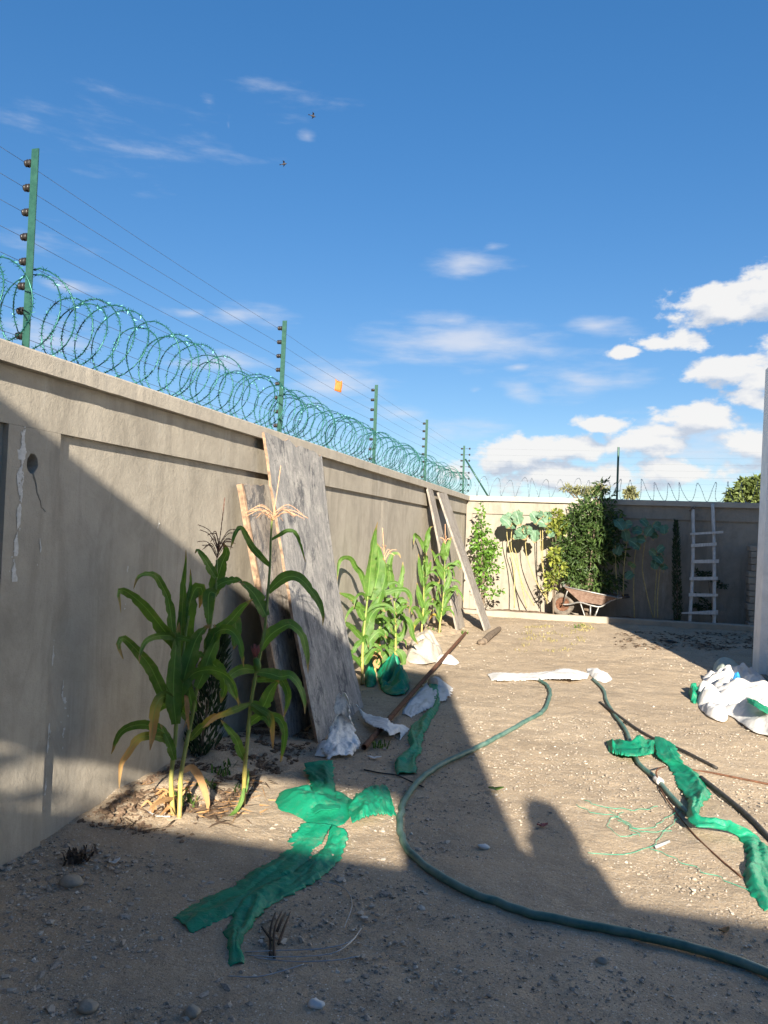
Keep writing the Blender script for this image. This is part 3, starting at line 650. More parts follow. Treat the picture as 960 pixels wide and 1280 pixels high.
slab('plank_face', (-2.52, 12.02, 2.25), (-2.52, 12.72, 2.27), (-1.70, 12.72, .09), (-1.72, 12.25, .09), .03, M_plank, bd, .01, 29)
def ground_tube(pts, r, n, dz=None, jit=0., seed=0):
    P = [gp(*q[:2], dz=(r if dz is None else dz) + (q[2] if len(q) > 2 else 0)) for q in pts]
    P = crom(P, n)
    return [np.array([p[0] + jit * nz(i * .3, seed), p[1] + jit * nz(i * .3, seed + 7), p[2]]) for i, p in enumerate(P)]
b = B(); P0, P1 = gp(455, 934, .035), gp(582, 791, .06); ax = nrm(P1 - P0)
for rr in (.022, .018): b.tube([P0, P1], rr, 14, False)
tag(b.out('steel_pipe', M_rust), 'rusty steel pipe lying on the ground along the left wall', 'pipe')
b = B(); b.tube([gp(605, 802, .03), gp(612, 795, .05), gp(624, 786, .04)], [.05, .055, .04], 8); b.sphere(gp(602, 803, .03), .07, 8, 6, (1, 1, .6))
tag(b.out('timber_stub', M_bark, None, False), 'short brown timber stub on the dirt by the foot of the right plank', 'wood')

# ------------------------------------------------------------------ cloth
def tri(x): return abs((x % 1.0) * 2 - 1)
def crumple(x, y, seed, wl=.08, n=6):
    g = random.Random(seed); wx, wy = x + wl * .5 * nz(x / wl * .35, y / wl * .35, seed), y + wl * .5 * nz(x / wl * .35, y / wl * .35, seed + 40); t = 0.; tw = 0.
    for k in range(n):
        a = g.uniform(0, 3.14); f = 1 / (wl * g.uniform(.6, 2.4)); w_ = .3 / f / wl + .15
        w_ *= max(0, .55 + 1.3 * nz(x / wl * .3 + k * 7, y / wl * .3, seed + k)); t += w_ * tri((wx * math.cos(a) + wy * math.sin(a)) * f + g.random()); tw += .45
    return t / tw
def strip_geo(b, rows, nl=60, nw=14, h=.02, amp=.018, seed=0, fold=3.0, lift=.003, zf=None):
    "rows: (Lx, Ly, Rx, Ry[, raise]) in photograph pixels on the ground"
    A = []
    for r in rows:
        hh = r[4] if len(r) > 4 else 0.
        a, c = gp(r[0], r[1], hh), gp(r[2], r[3], hh); A.append(np.concatenate([a, c]))
    nl = int(nl * 1.5); LL = crom([q for q in A], nl)
    LEN = float(np.sum(np.linalg.norm(np.diff(np.array(LL), axis=0), axis=1))) / 1.41; V, U = [], []; nw = max(nw, 22)
    for i, q in enumerate(LL):
        a, c = q[:3], q[3:]; wd = np.linalg.norm(c - a); s = i / nl
        for j in range(nw + 1):
            t = j / nw; tt = t + .10 * nz(s * 9, t * 3, seed) * (1 - abs(2 * t - 1)) + (.09 * nz(s * 14, seed + (0 if t < .5 else 9)) + .11 * nz(s * 47, seed + (3 if t < .5 else 5)) + .06 * nz(s * 120, seed + (3 if t < .5 else 5))) * abs(2 * t - 1) ** 3
            p = a + (c - a) * tt
            e0_ = 1 - abs(2 * t - 1) ** 4
            ln = i / nl * LEN
            z = .75 * h * max(0, .35 + 1.5 * nz(s * 6, t * 2.2, seed)) * e0_ + amp * 1.25 * crumple(ln * .30, t * wd * 1.25, seed, .06) * (.12 + .88 * e0_) + amp * .55 * (.2 + .8 * e0_) * crumple(p[0], p[1], seed + 3, .03, 4)
            e_ = min(1, 10 * s, 10 * (1 - s)); z *= .45 + .55 * e_
            g0 = gh(p[0], p[1])
            V.append((p[0] + .008 * nz(p[1] * 25, s * 9, seed), p[1] + .012 * nz(p[0] * 25, s * 9, seed + 3), max(g0 + lift, p[2] + z + lift)))
            U.append((t, s))
    w1 = nw + 1
    b.add(V, [(i * w1 + j, i * w1 + j + 1, (i + 1) * w1 + j + 1, (i + 1) * w1 + j) for i in range(nl) for j in range(nw)], U)
def heap_geo(b, outline, h, seed=0, nr=34, na=110, amp=.3, fold=5.0, pw=2.2, cen=None, lift=.006):
    "crumpled sheet heaped over an outline of pixels on the ground"
    O = [gp(*q) for q in outline]; c = gp(*cen) if cen else np.mean(O, 0); O = crom(O + [O[0]], na)[:na]
    V, U = [], []
    for i in range(nr + 1):
        r = i / nr
        for k in range(na):
            th = 2 * math.pi * k / na; p = c + (O[k] - c) * r * (1 + .05 * nz(math.cos(th) * 4, math.sin(th) * 4, seed))
            pr = h * (1 - r ** pw); wv = .75 / fold
            q1 = nz(p[0] * fold * .7, p[1] * fold * .7, seed); q2 = crumple(p[0], p[1], seed, wv, 6) - .5; q3 = crumple(p[0], p[1], seed + 9, wv * .45, 6) - .5
            z = pr * (.8 + .9 * q1 + amp * 1.9 * q2) + h * amp * (.9 * q2 + .55 * q3 + .5) * (1 - .8 * r ** 4)
            V.append((p[0] + .02 * q2, p[1] + .02 * q3, max(gh(p[0], p[1]) + lift, gh(p[0], p[1]) + z + lift))); U.append((k / na, r))
    b.add(V, [(i * na + k, (i + 1) * na + k, (i + 1) * na + (k + 1) % na, i * na + (k + 1) % na) for i in range(nr) for k in range(na)], U)
def cloth(name, label, cat, mat, strips=(), heaps=(), th=.002, group=None):
    b = B()
    for k in strips: strip_geo(b, **k)
    for k in heaps: heap_geo(b, **k)
    o = b.out(name, mat); solid(o, th); return tag(o, label, cat, group)
cloth('tarp', 'torn green plastic tarp sprawled with two long legs across the shaded foreground', 'tarp', M_green, [
    dict(rows=[(380, 955, 416, 951, .05), (381, 963, 417, 958, .03), (388, 980, 417, 974, .01), (388, 1000, 420, 994, .03), (392, 1018, 424, 1012, .05)], seed=1, nl=50, amp=.02),
    dict(rows=[(376.6, 1030, 415, 1032, .05), (360, 1053, 397, 1060), (340, 1076, 370, 1093), (316, 1090, 350, 1101), (292, 1108, 315, 1128), (250, 1127, 273, 1154), (216, 1147, 238, 1166)], seed=5, nl=90, amp=.013, h=.012),
    dict(rows=[(414, 1032, 434, 1042, .05), (406, 1058, 430, 1067), (380, 1083, 407, 1094), (333, 1106, 373, 1115), (303, 1127, 333, 1137), (284, 1161, 312, 1164), (284, 1180, 301, 1183), (288, 1210, 307, 1207)], seed=9, nl=100, amp=.022, h=.025, fold=4),
    dict(rows=[(432, 1005, 440, 1030, .03), (450, 992, 455, 1023, .05), (468, 984, 472, 1019, .04), (482, 985, 486, 1020, .0), (488, 998, 495, 1021)], seed=14, nl=50, amp=.03, h=.03)],
    [dict(outline=[(345, 1005), (350, 993), (368, 990), (388, 998), (408, 990), (428, 994), (441, 1006), (440, 1024), (428, 1033), (408, 1037), (388, 1031), (368, 1020), (350, 1013)], h=.07, seed=3, fold=7, amp=.45)])
cloth('plastic_strip', 'twisted green plastic strip running from the white sheet towards the hose', 'plastic', M_green, [
    dict(rows=[(536, 856, 547, 857, .05), (541, 879, 550, 880), (526, 898, 541, 899), (514, 909, 533, 913), (510, 925, 528, 926), (512, 936, 527, 939), (494, 953, 520, 950), (496, 969, 521, 968)], seed=21, nl=90, amp=.028, h=.04)])
cloth('plastic_strip', 'long green plastic strip lying over the pipes at the right edge', 'plastic', M_green, [
    dict(rows=[(758, 927, 761, 941), (775, 927, 777, 945, .04), (791, 927, 794, 946, .05), (806, 926, 806, 945, .04), (820, 926, 817, 943, .02)], seed=25, nl=60, amp=.025, h=.05),
    dict(rows=[(819, 921, 844, 932, .05), (820, 943, 855, 957, .03), (836, 960, 872, 969), (852, 991, 888, 994), (861, 1003, 879, 1005, .03), (859, 1022, 873, 1025, .06), (867, 1034, 898, 1030, .065), (897, 1037, 921, 1033, .065), (923, 1048, 949, 1050), (934, 1079, 962, 1067), (928, 1098, 966, 1095), (940, 1121, 970, 1115), (956, 1141, 975, 1136)], seed=31, nl=150, nw=18, amp=.024, h=.03)])
cloth('plastic_bundle', 'crumpled green plastic bundle at the foot of the middle corn plants', 'plastic', M_green, [],
      [dict(outline=[(472, 848), (474, 832), (486, 826), (498, 832), (504, 845), (512, 852), (510, 866), (494, 871), (478, 864)], h=.16, seed=41, fold=8, amp=.8, pw=2),
       dict(outline=[(455, 850), (460, 835), (468, 840), (470, 856), (460, 860)], h=.13, seed=43, fold=9, amp=.5, pw=3)])
cloth('sheet', 'white sheet with a small stone on it beside the rusty pipe', 'sheet', M_sack, [
    dict(rows=[(543, 845, 566, 861), (528, 858, 560, 872, .02), (514, 872, 541, 884, .01), (505, 886, 520, 894), (502, 893, 514, 898)], seed=51, nl=60, nw=22, amp=.02, h=.02)])
cloth('paper_strip', 'torn white strip lying across the rusty pipe in front of the plywood', 'paper', M_sack, [
    dict(rows=[(443, 881, 447, 882, .06), (455, 891, 455, 900, .05), (470, 896, 466, 908, .06), (484, 899, 480, 913, .08), (490, 905, 489, 920, .06), (503, 907, 500, 916, .02), (512, 912, 500, 926)], seed=55, nl=60, nw=8, amp=.012, h=.01)])
cloth('sheet', 'long narrow white sheet stretched on the sunny dirt in the middle', 'sheet', M_sack, [
    dict(rows=[(609, 843, 614, 851), (622, 841, 624, 851, .02), (645, 842, 646, 851), (670, 841, 672, 850, .02), (690, 839, 692, 849, .03), (705, 836, 710, 849, .05), (718, 838, 718, 850, .04), (738, 842, 734, 849)], seed=61, nl=80, nw=14, amp=.012, h=.03)])
cloth('cement_bag', 'small pale bag with brown tear at the end of the long sheet', 'bag', M_sack, [], [dict(outline=[(733, 837), (742, 836), (755, 842), (765, 849), (757, 854), (746, 851), (737, 844)], h=.07, seed=65, fold=8, amp=.25)])
cloth('paper_scrap', 'white crumpled scrap on the rusty pipe at mid distance', 'paper', M_sack, [], [dict(outline=[(545, 820), (556, 820), (573, 827), (570, 832), (553, 830), (545, 830)], h=.07, seed=67, fold=9, amp=.4)])
cloth('paper_scrap', 'small cream paper scrap at the foot of the plywood sheet', 'paper', M_sack, [], [dict(outline=[(394, 946), (399, 932), (408, 928), (413, 936), (409, 946)], h=.05, seed=69, fold=9, amp=.3)])
cloth('cement_sack', 'dusty grey cement sack slumped by the far corn plants', 'sack', M_gsack, [], [dict(outline=[(508, 826), (512, 806), (522, 796), (538, 796), (550, 808), (553, 824), (535, 831), (516, 830)], h=.20, seed=71, fold=5, amp=.35, pw=3)])
cloth('plastic_bag', 'grey white plastic bag in the bed beside the wheelbarrow wheel', 'bag', M_sack, [], [dict(outline=[(668, 760), (672, 753), (684, 755), (692, 764), (680, 768), (668, 765)], h=.13, seed=73, fold=7, amp=.35)])
# standing crumpled plastic leaning on the plywood
cloth('plastic_bag', 'crumpled white and grey plastic standing against the foot of the plywood sheet', 'bag', M_marble, [
    dict(rows=[(421, 872, 434, 873, .40), (418, 884, 437, 884, .33), (419, 898, 436, 897, .25), (413, 912, 441, 908, .16), (410, 926, 444, 920, .09), (404, 940, 450, 932, .03), (412, 951, 440, 946)], seed=77, nl=60, nw=26, amp=.06, h=.05)])
# the pile of sacks by the house
cloth('sack', 'big empty white woven sack at the front of the pile by the house', 'sack', M_sack, [], [dict(outline=[(886, 862), (905, 853), (930, 858), (960, 868), (985, 880), (985, 925), (958, 921), (935, 912), (920, 900), (905, 892), (893, 880)], h=.20, seed=81, fold=3.2, amp=.6, na=150, nr=48)])
cloth('sack', 'rolled cream sack with open mouth at the left of the pile by the house', 'sack', M_sack, [], [dict(outline=[(870, 864), (884, 858), (898, 868), (910, 888), (908, 902), (894, 901), (882, 894), (872, 880)], h=.15, seed=83, fold=6, amp=.4)])
cloth('sack', 'full pale green sack at the back of the pile by the house', 'sack', M_osack, [], [dict(outline=[(891, 842), (893, 834), (905, 832), (921, 834), (930, 842), (924, 851), (905, 852), (893, 849)], h=.20, seed=85, fold=3, amp=.12, pw=3)])
cloth('sack', 'white sack lying behind the others against the white house', 'sack', M_sack, [], [dict(outline=[(878, 848), (890, 846), (915, 850), (945, 849), (958, 855), (960, 868), (935, 864), (905, 860), (882, 856)], h=.20, seed=87, fold=6, amp=.4)])
cloth('plastic_scrap', 'green plastic tuft at the left end of the pile by the house', 'plastic', M_green, [], [dict(outline=[(861, 866), (866, 862), (872, 866), (873, 878), (865, 880)], h=.13, seed=89, fold=12, amp=.5, pw=3)])
cloth('plastic_strip', 'green plastic strip lying across the white sack in the pile', 'plastic', M_green, [dict(rows=[(933, 872, 934, 878, .17), (945, 876, 944, 884, .19), (955, 882, 954, 890, .17), (968, 886, 966, 896, .13)], seed=91, nl=30, nw=8, amp=.01, h=.01)])
cloth('plastic_scrap', 'blue and green plastic scrap on top of the white sack', 'plastic', M_blue, [], [dict(outline=[(913, 864), (920, 860), (926, 864), (922, 872), (914, 872)], h=.17, seed=93, fold=12, amp=.5, pw=5)])
cloth('plastic_strip', 'dark green plastic fold between the pale green sack and the house', 'plastic', M_green, [], [dict(outline=[(912, 848), (922, 845), (938, 847), (940, 853), (920, 853)], h=.12, seed=95, fold=9, amp=.3, pw=4)])

# ------------------------------------------------------------------ hoses, pipes, wires on the ground
HS = [(674, 850), (684, 857), (687.5, 866), (686, 874), (678.6, 889), (658, 901), (626, 919), (591, 937), (556, 953), (526.6, 973), (506, 999.5), (500, 1029), (506, 1056), (529.6, 1081), (561.6, 1101.6), (596.6, 1119), (660, 1140.6), (731, 1156), (795, 1168), (862.5, 1184), (919, 1200.6), (960, 1216), (1010, 1236)]
b = B(); b.tube(ground_tube(HS, .0185, 260, None, .012, 4), [.0185 * (1 + .05 * nz(i * .21, 2)) for i in range(261)], 12); tag(b.out('hose', M_hose), 'thick green hose curving across the middle of the yard into the foreground', 'hose')
b = B(); b.tube(ground_tube([(741, 849), (754, 862), (758, 876), (768, 893), (782, 912.5), (790.6, 935), (799, 955), (821.6, 974), (833, 988.5), (853, 1010), (862, 1019)], .016, 90), .016, 10)
tag(b.out('hose', M_hose), 'grey green hose running from the white bag under the green strip on the right', 'hose')
b = B(); b.tube(ground_tube([(820, 973, .005), (826, 978, .005)], .02, 4), .024, 10); tag(b.out('hose_coupling', M_sack), 'white coupling on the right hose beside the green strip', 'coupling')
b = B(); b.tube(ground_tube([(824, 977, .02), (820, 966, .05), (823, 961, .06), (831, 958, .03)], .01, 12), .006, 6); tag(b.out('wire_tie', M_rust), 'rusty bent wire sticking up by the white coupling', 'wire')
b = B(); b.tube(ground_tube([(750, 878), (771, 893, .02), (796, 911), (819, 924), (853, 938, .01), (896, 960)], .011, 50), .012, 8); tag(b.out('pipe', M_black), 'thin black pipe crossing the right hose under the green strip', 'pipe')
b = B(); b.tube(ground_tube([(876, 972), (909, 998), (937, 1022), (962, 1048), (1000, 1092)], .016, 40), .016, 10); tag(b.out('pipe', M_black), 'black pipe running off the right edge below the pile of sacks', 'pipe')
b = B(); b.tube(ground_tube([(862, 962), (890, 966), (920, 972), (960, 980), (1010, 990)], .010, 20), .007, 6); tag(b.out('steel_rod', M_rust), 'thin rusty rod lying on the dirt at the right edge', 'rod')
b = B(); b.tube(ground_tube([(824, 983), (836, 1003), (864, 1039), (897, 1071), (928, 1097)], .009, 30), .0045, 6); tag(b.out('cable', M_rust), 'thin dark cable lying beneath the tangled green threads', 'cable')
b = B(); b.tube(ground_tube([(455, 962), (475, 966), (496, 969), (512, 976), (530, 984)], .004, 16), .005, 6); tag(b.out('steel_rod', M_black), 'short dark rod between the green tarp and the hose', 'rod')
b = B()
for q in ([(730, 1000), (745, 1006), (765, 1010), (800, 1012), (822, 1008)], [(770, 1023), (790, 1034), (810, 1040), (840, 1038)], [(735, 1066), (760, 1068), (790, 1066), (812, 1058), (835, 1035), (856, 1012)], [(812, 1058), (840, 1072), (870, 1085), (910, 1102), (935, 1112)], [(760, 1010), (785, 1030), (805, 1036), (830, 1025), (852, 1010)], [(720, 1005), (740, 1016), (770, 1020), (800, 1045)], [(780, 1015), (760, 1028), (775, 1045), (800, 1042)]):
    b.tube(ground_tube(q, .010, 30, None, .03, len(b.v)), .0015, 4)
tag(b.out('thread_tangle', M_thread), 'tangle of thin green threads on the sunny dirt left of the green strip', 'threads')
b = B(); b.hexa([gp(818, 1057, .0), gp(837, 1050, .0), gp(838, 1053, .0), gp(820, 1061, .0)], [gp(818, 1057, .012), gp(837, 1050, .012), gp(838, 1053, .012), gp(820, 1061, .012)])
tag(b.out('plastic_clip', M_sack, None, False), 'short grey plastic clip lying in the green threads', 'clip')
b = B()
for q in ([(306, 1190), (350, 1188), (400, 1186), (430, 1180), (445, 1172)], [(308, 1194), (345, 1196), (390, 1195), (420, 1190), (440, 1176), (452, 1160)], [(318, 1197), (370, 1202), (420, 1200), (450, 1195)], [(285, 1220), (320, 1221), (352, 1214), (380, 1205)], [(400, 1100), (430, 1110), (440, 1130), (430, 1160)]):
    b.tube(ground_tube(q, .010, 30), .0022, 4)
tag(b.out('wire_loops', M_wire), 'loose loops of thin bright wire on the shaded ground in front', 'wire')
b = B()
for q in ([(343, 1197, .0), (342, 1172, .015), (345, 1155, .02), (352, 1140, .012)], [(338, 1195), (338, 1162, .012), (344, 1141, .02)], [(348, 1180, .01), (356, 1158, .02), (363, 1140, .01)], [(340, 1175, .02), (332, 1165, .03), (327, 1158, .04)], [(346, 1165, .04), (352, 1150, .07), (357, 1141, .03)]):
    b.tube(ground_tube(q, .005, 14), np.linspace(.006, .003, 15).tolist(), 5)
tag(b.out('dead_twig', M_twig), 'dark dead twig with forked ends on the ground by the tarp leg', 'twig')

# ------------------------------------------------------------------ ground litter
def rock(c, r, sq, seed, mat, name, label, cat='stone'):
    b = B(); b.sphere((0, 0, 0), 1, 10, 7); V = []
    for p in b.v:
        k = 1 + .28 * nz(p[0] * 1.6, p[1] * 1.6, p[2] * 1.6 + seed); V.append((c[0] + p[0] * r * sq[0] * k, c[1] + p[1] * r * sq[1] * k, c[2] + (p[2] + .5) * r * sq[2] * k))
    return tag(mesh(name, V, b.f, mat), label, cat)
rock(gp(541, 857, .035), .055, (1, 1, 1), 1, M_kerb, 'stone', 'small grey stone weighing down the white sheet')
rock(gp(605, 1060), .026, (1.2, .8, .5), 2, M_sack, 'stone', 'flat white stone on the ground inside the hose curve')
rock(gp(752, 1203), .022, (1.1, .8, .6), 3, M_kerb, 'stone', 'pale stone in the shade below the hose')
rock(gp(88, 1105), .045, (1.3, 1, .5), 4, M_kerb, 'stone', 'brown flat stone by the foot of the left wall')
rock(gp(110, 1262), .03, (1.2, 1, .6), 6, M_kerb, 'stone', 'grey stone at the bottom left of the ground')
rock(gp(240, 1268), .026, (1.1, 1, .7), 7, M_kerb, 'stone', 'rounded stone at the bottom edge below the tarp')
rock(gp(395, 1258), .024, (1.3, .9, .6), 8, M_sack, 'stone', 'small pale stone near the bottom edge in the middle')
rock(gp(838, 803), .05, (1.6, 1, .5), 9, M_black, 'stone', 'dark lump on the dirt in front of the kerb')
def bit(px, py, l, wd, ang, mat, name, label, cat, seed=0):
    c = gp(px, py, .006); V = []
    for i in range(7):
        for j in (-1, 0, 1):
            t = i / 6 - .5; ww = wd * math.cos(t * math.pi) ** .6 if abs(t) < .5 else wd * .1
            x, y = t * l, j * ww / 2; V.append((c[0] + x * math.cos(ang) - y * math.sin(ang), c[1] + x * math.sin(ang) + y * math.cos(ang), c[2] + .012 * abs(t) * 2 + .006 * abs(j) + .004 * nz(t * 4, seed)))
    o = mesh(name, V, [(i * 3 + j, i * 3 + j + 1, (i + 1) * 3 + j + 1, (i + 1) * 3 + j) for i in range(6) for j in range(2)], mat); solid(o, .0015)
    return tag(o, label, cat)
bit(678, 1033, .07, .035, .6, M_silk, 'fallen_leaf', 'curled reddish brown leaf in the rounded shadow', 'leaf')
bit(143, 1079, .06, .025, 1.2, M_sack, 'paper_scrap', 'tiny white paper scrap on the shaded ground near the left wall', 'paper')
bit(197, 1021, .16, .018, -.1, M_sack, 'plastic_stick', 'thin white plastic stick beside the corn roots', 'plastic')
bit(468, 948, .10, .04, .3, M_sack, 'paper_scrap', 'torn white bits on the ground beside the pipe end', 'paper', 5)
bit(905, 1165, .06, .03, .7, M_dry, 'fallen_leaf', 'dry orange brown leaf in the shade at the right', 'leaf', 6)
bit(620, 987, .10, .05, .4, M_weed, 'fallen_leaf', 'faded yellow green leaf on the dirt near the shadow edge', 'leaf', 8)
def scatter(name, n, area, smin, smax, mat, seed, flat_=.6):
    rg = np.random.RandomState(seed)
    ico = bpy.data.meshes.new('tmp'); import bmesh; bm = bmesh.new(); bmesh.ops.create_icosphere(bm, subdivisions=1, radius=1); bv = np.array([v.co[:] for v in bm.verts]); bf = np.array([[v.index for v in f.verts] for f in bm.faces]); bm.free(); bpy.data.meshes.remove(ico)
    xs, ys_ = area(rg, n)
    if mat is M_stone:
        k = ~((xs < -1.75) & (ys_ > 3.35) & (ys_ < 5.2)); xs, ys_ = xs[k], ys_[k]; n = len(xs)
    s = smin * (smax / smin) ** (rg.rand(n) ** 2.6)
    P = np.repeat(bv[None], n, 0) * (1 + .28 * rg.randn(n, len(bv), 1)).clip(.6, 1.5)
    P *= (s[:, None] * np.stack([rg.uniform(.8, 1.4, n), rg.uniform(.7, 1.1, n), rg.uniform(flat_ * .7, flat_ * 1.2, n)], 1))[:, None, :]
    a = rg.rand(n) * 6.28; ca, sa = np.cos(a)[:, None], np.sin(a)[:, None]
    x = P[:, :, 0] * ca - P[:, :, 1] * sa; y = P[:, :, 0] * sa + P[:, :, 1] * ca
    zz = np.array([gh(u, v) for u, v in zip(xs, ys_)])
    V = np.stack([x + xs[:, None], y + ys_[:, None], P[:, :, 2] + (zz + s * .12)[:, None]], 2).reshape(-1, 3)
    Fc = (bf[None] + (np.arange(n) * len(bv))[:, None, None]).reshape(-1, 3)
    return tag(mesh(name, V, Fc, mat, smooth=False), kind='stuff')
def near(rg, n):
    y = 2.0 + 5.2 * rg.rand(n) ** 1.5; x = -2.55 + (2.55 + .24 * y + .3) * rg.rand(n); return x, y
def mid(rg, n):
    y = 5.5 + 8.6 * rg.rand(n); x = -2.3 + (2.3 + .24 * y) * rg.rand(n); return x, y
def leftnear(rg, n):
    y = 2.0 + 2.4 * rg.rand(n); x = -2.58 + 1.9 * rg.rand(n) ** 1.5; return x, y
scatter('gravel', 24000, near, .0024, .010, M_stone, 3)
scatter('gravel', 4500, mid, .004, .014, M_stone, 5)
scatter('gravel', 2600, leftnear, .0035, .018, M_stone, 8)
scatter('soil_clods', 3200, lambda rg, n: (-2.58 + .62 * rg.rand(n) ** 1.4, 3.5 + 2.4 * rg.rand(n)), .004, .022, M_soil, 9, .8)
TUFT = 1
# dry litter in the shade along the kerb, grass tufts, weeds
def blades(name, spots, nb, hgt, spread, mat, seed, wd=.004, flat_=False):
    rg = random.Random(seed); b = B()
    for (x, y) in spots:
        for _ in range(nb):
            a = rg.uniform(0, 6.28); r = spread * math.sqrt(rg.random()); bx_, by_ = x + r * math.cos(a), y + r * math.sin(a); z = gh(bx_, by_)
            h = hgt * rg.uniform(.4, 1); a2 = rg.uniform(0, 6.28); dx, dy = math.cos(a2), math.sin(a2); lean = rg.uniform(.3, 1.3) if not flat_ else 4
            w_ = wd * rg.uniform(.6, 1.4); tx, ty = -dy * w_, dx * w_; l = h * lean
            hz_ = h if not flat_ else .02 * rg.random()
            b.add([(bx_ - tx, by_ - ty, z), (bx_ + tx, by_ + ty, z + (.01 if flat_ else 0)), (bx_ + dx * l * .5 + tx * .8, by_ + dy * l * .5 + ty * .8, z + hz_ * .7 + .004), (bx_ + dx * l * .5 - tx * .8, by_ + dy * l * .5 - ty * .8, z + hz_ * .7 + .006), (bx_ + dx * l, by_ + dy * l, z + hz_ * .9)], [(0, 1, 2, 3), (3, 2, 4)])
    return tag(b.out(name, mat, None, False), kind='stuff')
rg = random.Random(5)
blades('leaf_litter', [tuple(gp(rg.uniform(775, 945), rg.uniform(790, 812))[:2]) for _ in range(150)], 3, .03, .12, M_litter, 3, .018, True)
blades('bed_litter', [(rg.uniform(-.3, 3), rg.uniform(14.5, 15.2)) for _ in range(90)], 4, .03, .1, M_litter, 6, .02, True)
blades('dry_grass', [tuple(gp(rg.uniform(650, 735), rg.uniform(782, 815))[:2]) for _ in range(40)] + [tuple(gp(rg.uniform(720, 740), rg.uniform(780, 790))[:2]) for _ in range(10)], 9, .05, .10, M_grass, 4)
blades('weeds', [tuple(gp(*q)[:2]) for q in ((727, 783), (722, 785), (590, 757), (598, 758), (580, 792), (548, 790), (540, 788), (258, 985), (276, 968), (285, 962), (300, 990), (232, 1000), (475, 935), (232, 1008))], 16, .07, .06, M_weed, 8, .006)
blades('corn_bed_litter', [tuple(gp(rg.uniform(160, 300), rg.uniform(985, 1030))[:2]) for _ in range(60)] + [tuple(gp(rg.uniform(240, 330), rg.uniform(950, 1000))[:2]) for _ in range(40)], 3, .05, .06, M_litter, 12, .007, True)
blades('dead_tuft', [tuple(gp(*q)[:2]) for q in ((96, 1072), (102, 1076), (90, 1078), (108, 1070))], 20, .05, .05, M_twig, 15, .006)
blades('straw', [tuple(gp(rg.uniform(180, 330), rg.uniform(975, 1020))[:2]) for _ in range(40)], 2, .07, .05, M_dry, 14, .003, True)

# ------------------------------------------------------------------ corn
def ribbon(pts, wm, seed, roll=0., fold=.25, ns=26, ruf=.13, tip=2.5):
    rg = random.Random(seed); P = crom(pts, ns); V, U = [], []; ph = rg.random() * 6; fr = rg.uniform(9, 15); rl = roll + rg.uniform(-.35, .35); tw = rg.uniform(-.7, .7)
    for i in range(ns + 1):
        s = i / ns; t = nrm(P[min(i + 1, ns)] - P[max(i - 1, 0)]); vw = nrm(CAM + [0.5, -.5, .4] - P[i]); lat = np.cross(t, vw); lat = nrm(lat) if np.linalg.norm(lat) > 1e-4 else np.array([1, 0, 0])
        n = np.cross(lat, t); a = rl + tw * s; la = lat * math.cos(a) + n * math.sin(a); n2 = np.cross(la, t)
        pr = wm * (.5 + .5 * min(1, s / .22)) * max(.02, 1 - s ** tip) ** .75
        for j in range(7):
            q = j / 3 - 1; q *= 1 + (.16 * nz(s * 22, seed * .7 + j) + (-.35 if nz(s * 30, seed * 1.3 + j) > .42 and s > .3 else 0)) * (abs(q) > .9); V.append(P[i] + la * pr * q + n2 * pr * (fold * (abs(q) - .3) + ruf * 1.8 * q * abs(q) * math.sin(fr * s + ph + q))); U.append((j / 6, s))
    return V, [(i * 7 + j, i * 7 + j + 1, (i + 1) * 7 + j + 1, (i + 1) * 7 + j) for i in range(ns) for j in range(6)], U
def leaf(parent, pts, wm, mat, seed, name='leaf', **k):
    b = B(); b.add(*ribbon(pts, wm, seed, **k)); o = b.out(name, mat, parent); return o
def pxl(px, py, y0, p0, kl=.006, kr=.0022, dz=0.):
    return ony(px, py, y0 + ((px - p0) * (kl if px < p0 else kr)) + dz)
def stalk(parent, pts, r0, r1, name='stalk'):
    n = 40; P = crom(pts, n); b = B(); b.tube(P, [(r0 + (r1 - r0) * i / n) * (1.18 if i % 6 == 0 else 1) for i in range(n + 1)], 8); return b.out(name, M_stalk, parent), P
def tassel(parent, base, tip, mat, ln, seed, n=9, r=.0028, spread=1.0):
    rg = random.Random(seed); base, tip = np.asarray(base), np.asarray(tip); ax = tip - base; b = B()
    def fuzzy(P, r_):
        b.tube(P, [r_ * (1.4 if i % 2 else .8) for i in range(len(P))], 5)
        for i in range(1, len(P)):
            for _ in range(2):
                q = P[i] + np.array([rg.uniform(-1, 1), rg.uniform(-1, 1), rg.uniform(-1, 1)]) * r_ * 1.6; b.tube([P[i], q + [0, 0, -.003]], [r_ * .8, r_ * .5], 4)
    fuzzy(crom([base, base + ax * .5 + [0, .004, 0], tip], 26), r * 1.3)
    for i in range(n):
        a = i * 2.4 + rg.random(); st = base + ax * (.03 + .22 * rg.random()); out = np.array([math.cos(a), math.sin(a), 0])
        l = ln * rg.uniform(.7, 1.1); e = st + out * l * .75 * spread + np.array([0, 0, l * rg.uniform(.35, .75) / spread]); m = st + out * l * .35 * spread + np.array([0, 0, l * .55 / spread])
        if spread > 1.2: e[2] = st[2] + l * rg.uniform(-.1, .25); m[2] = st[2] + l * .28
        fuzzy(crom([st, m, e], 14), r)
    return b.out('tassel', mat, parent)
sd = [100]
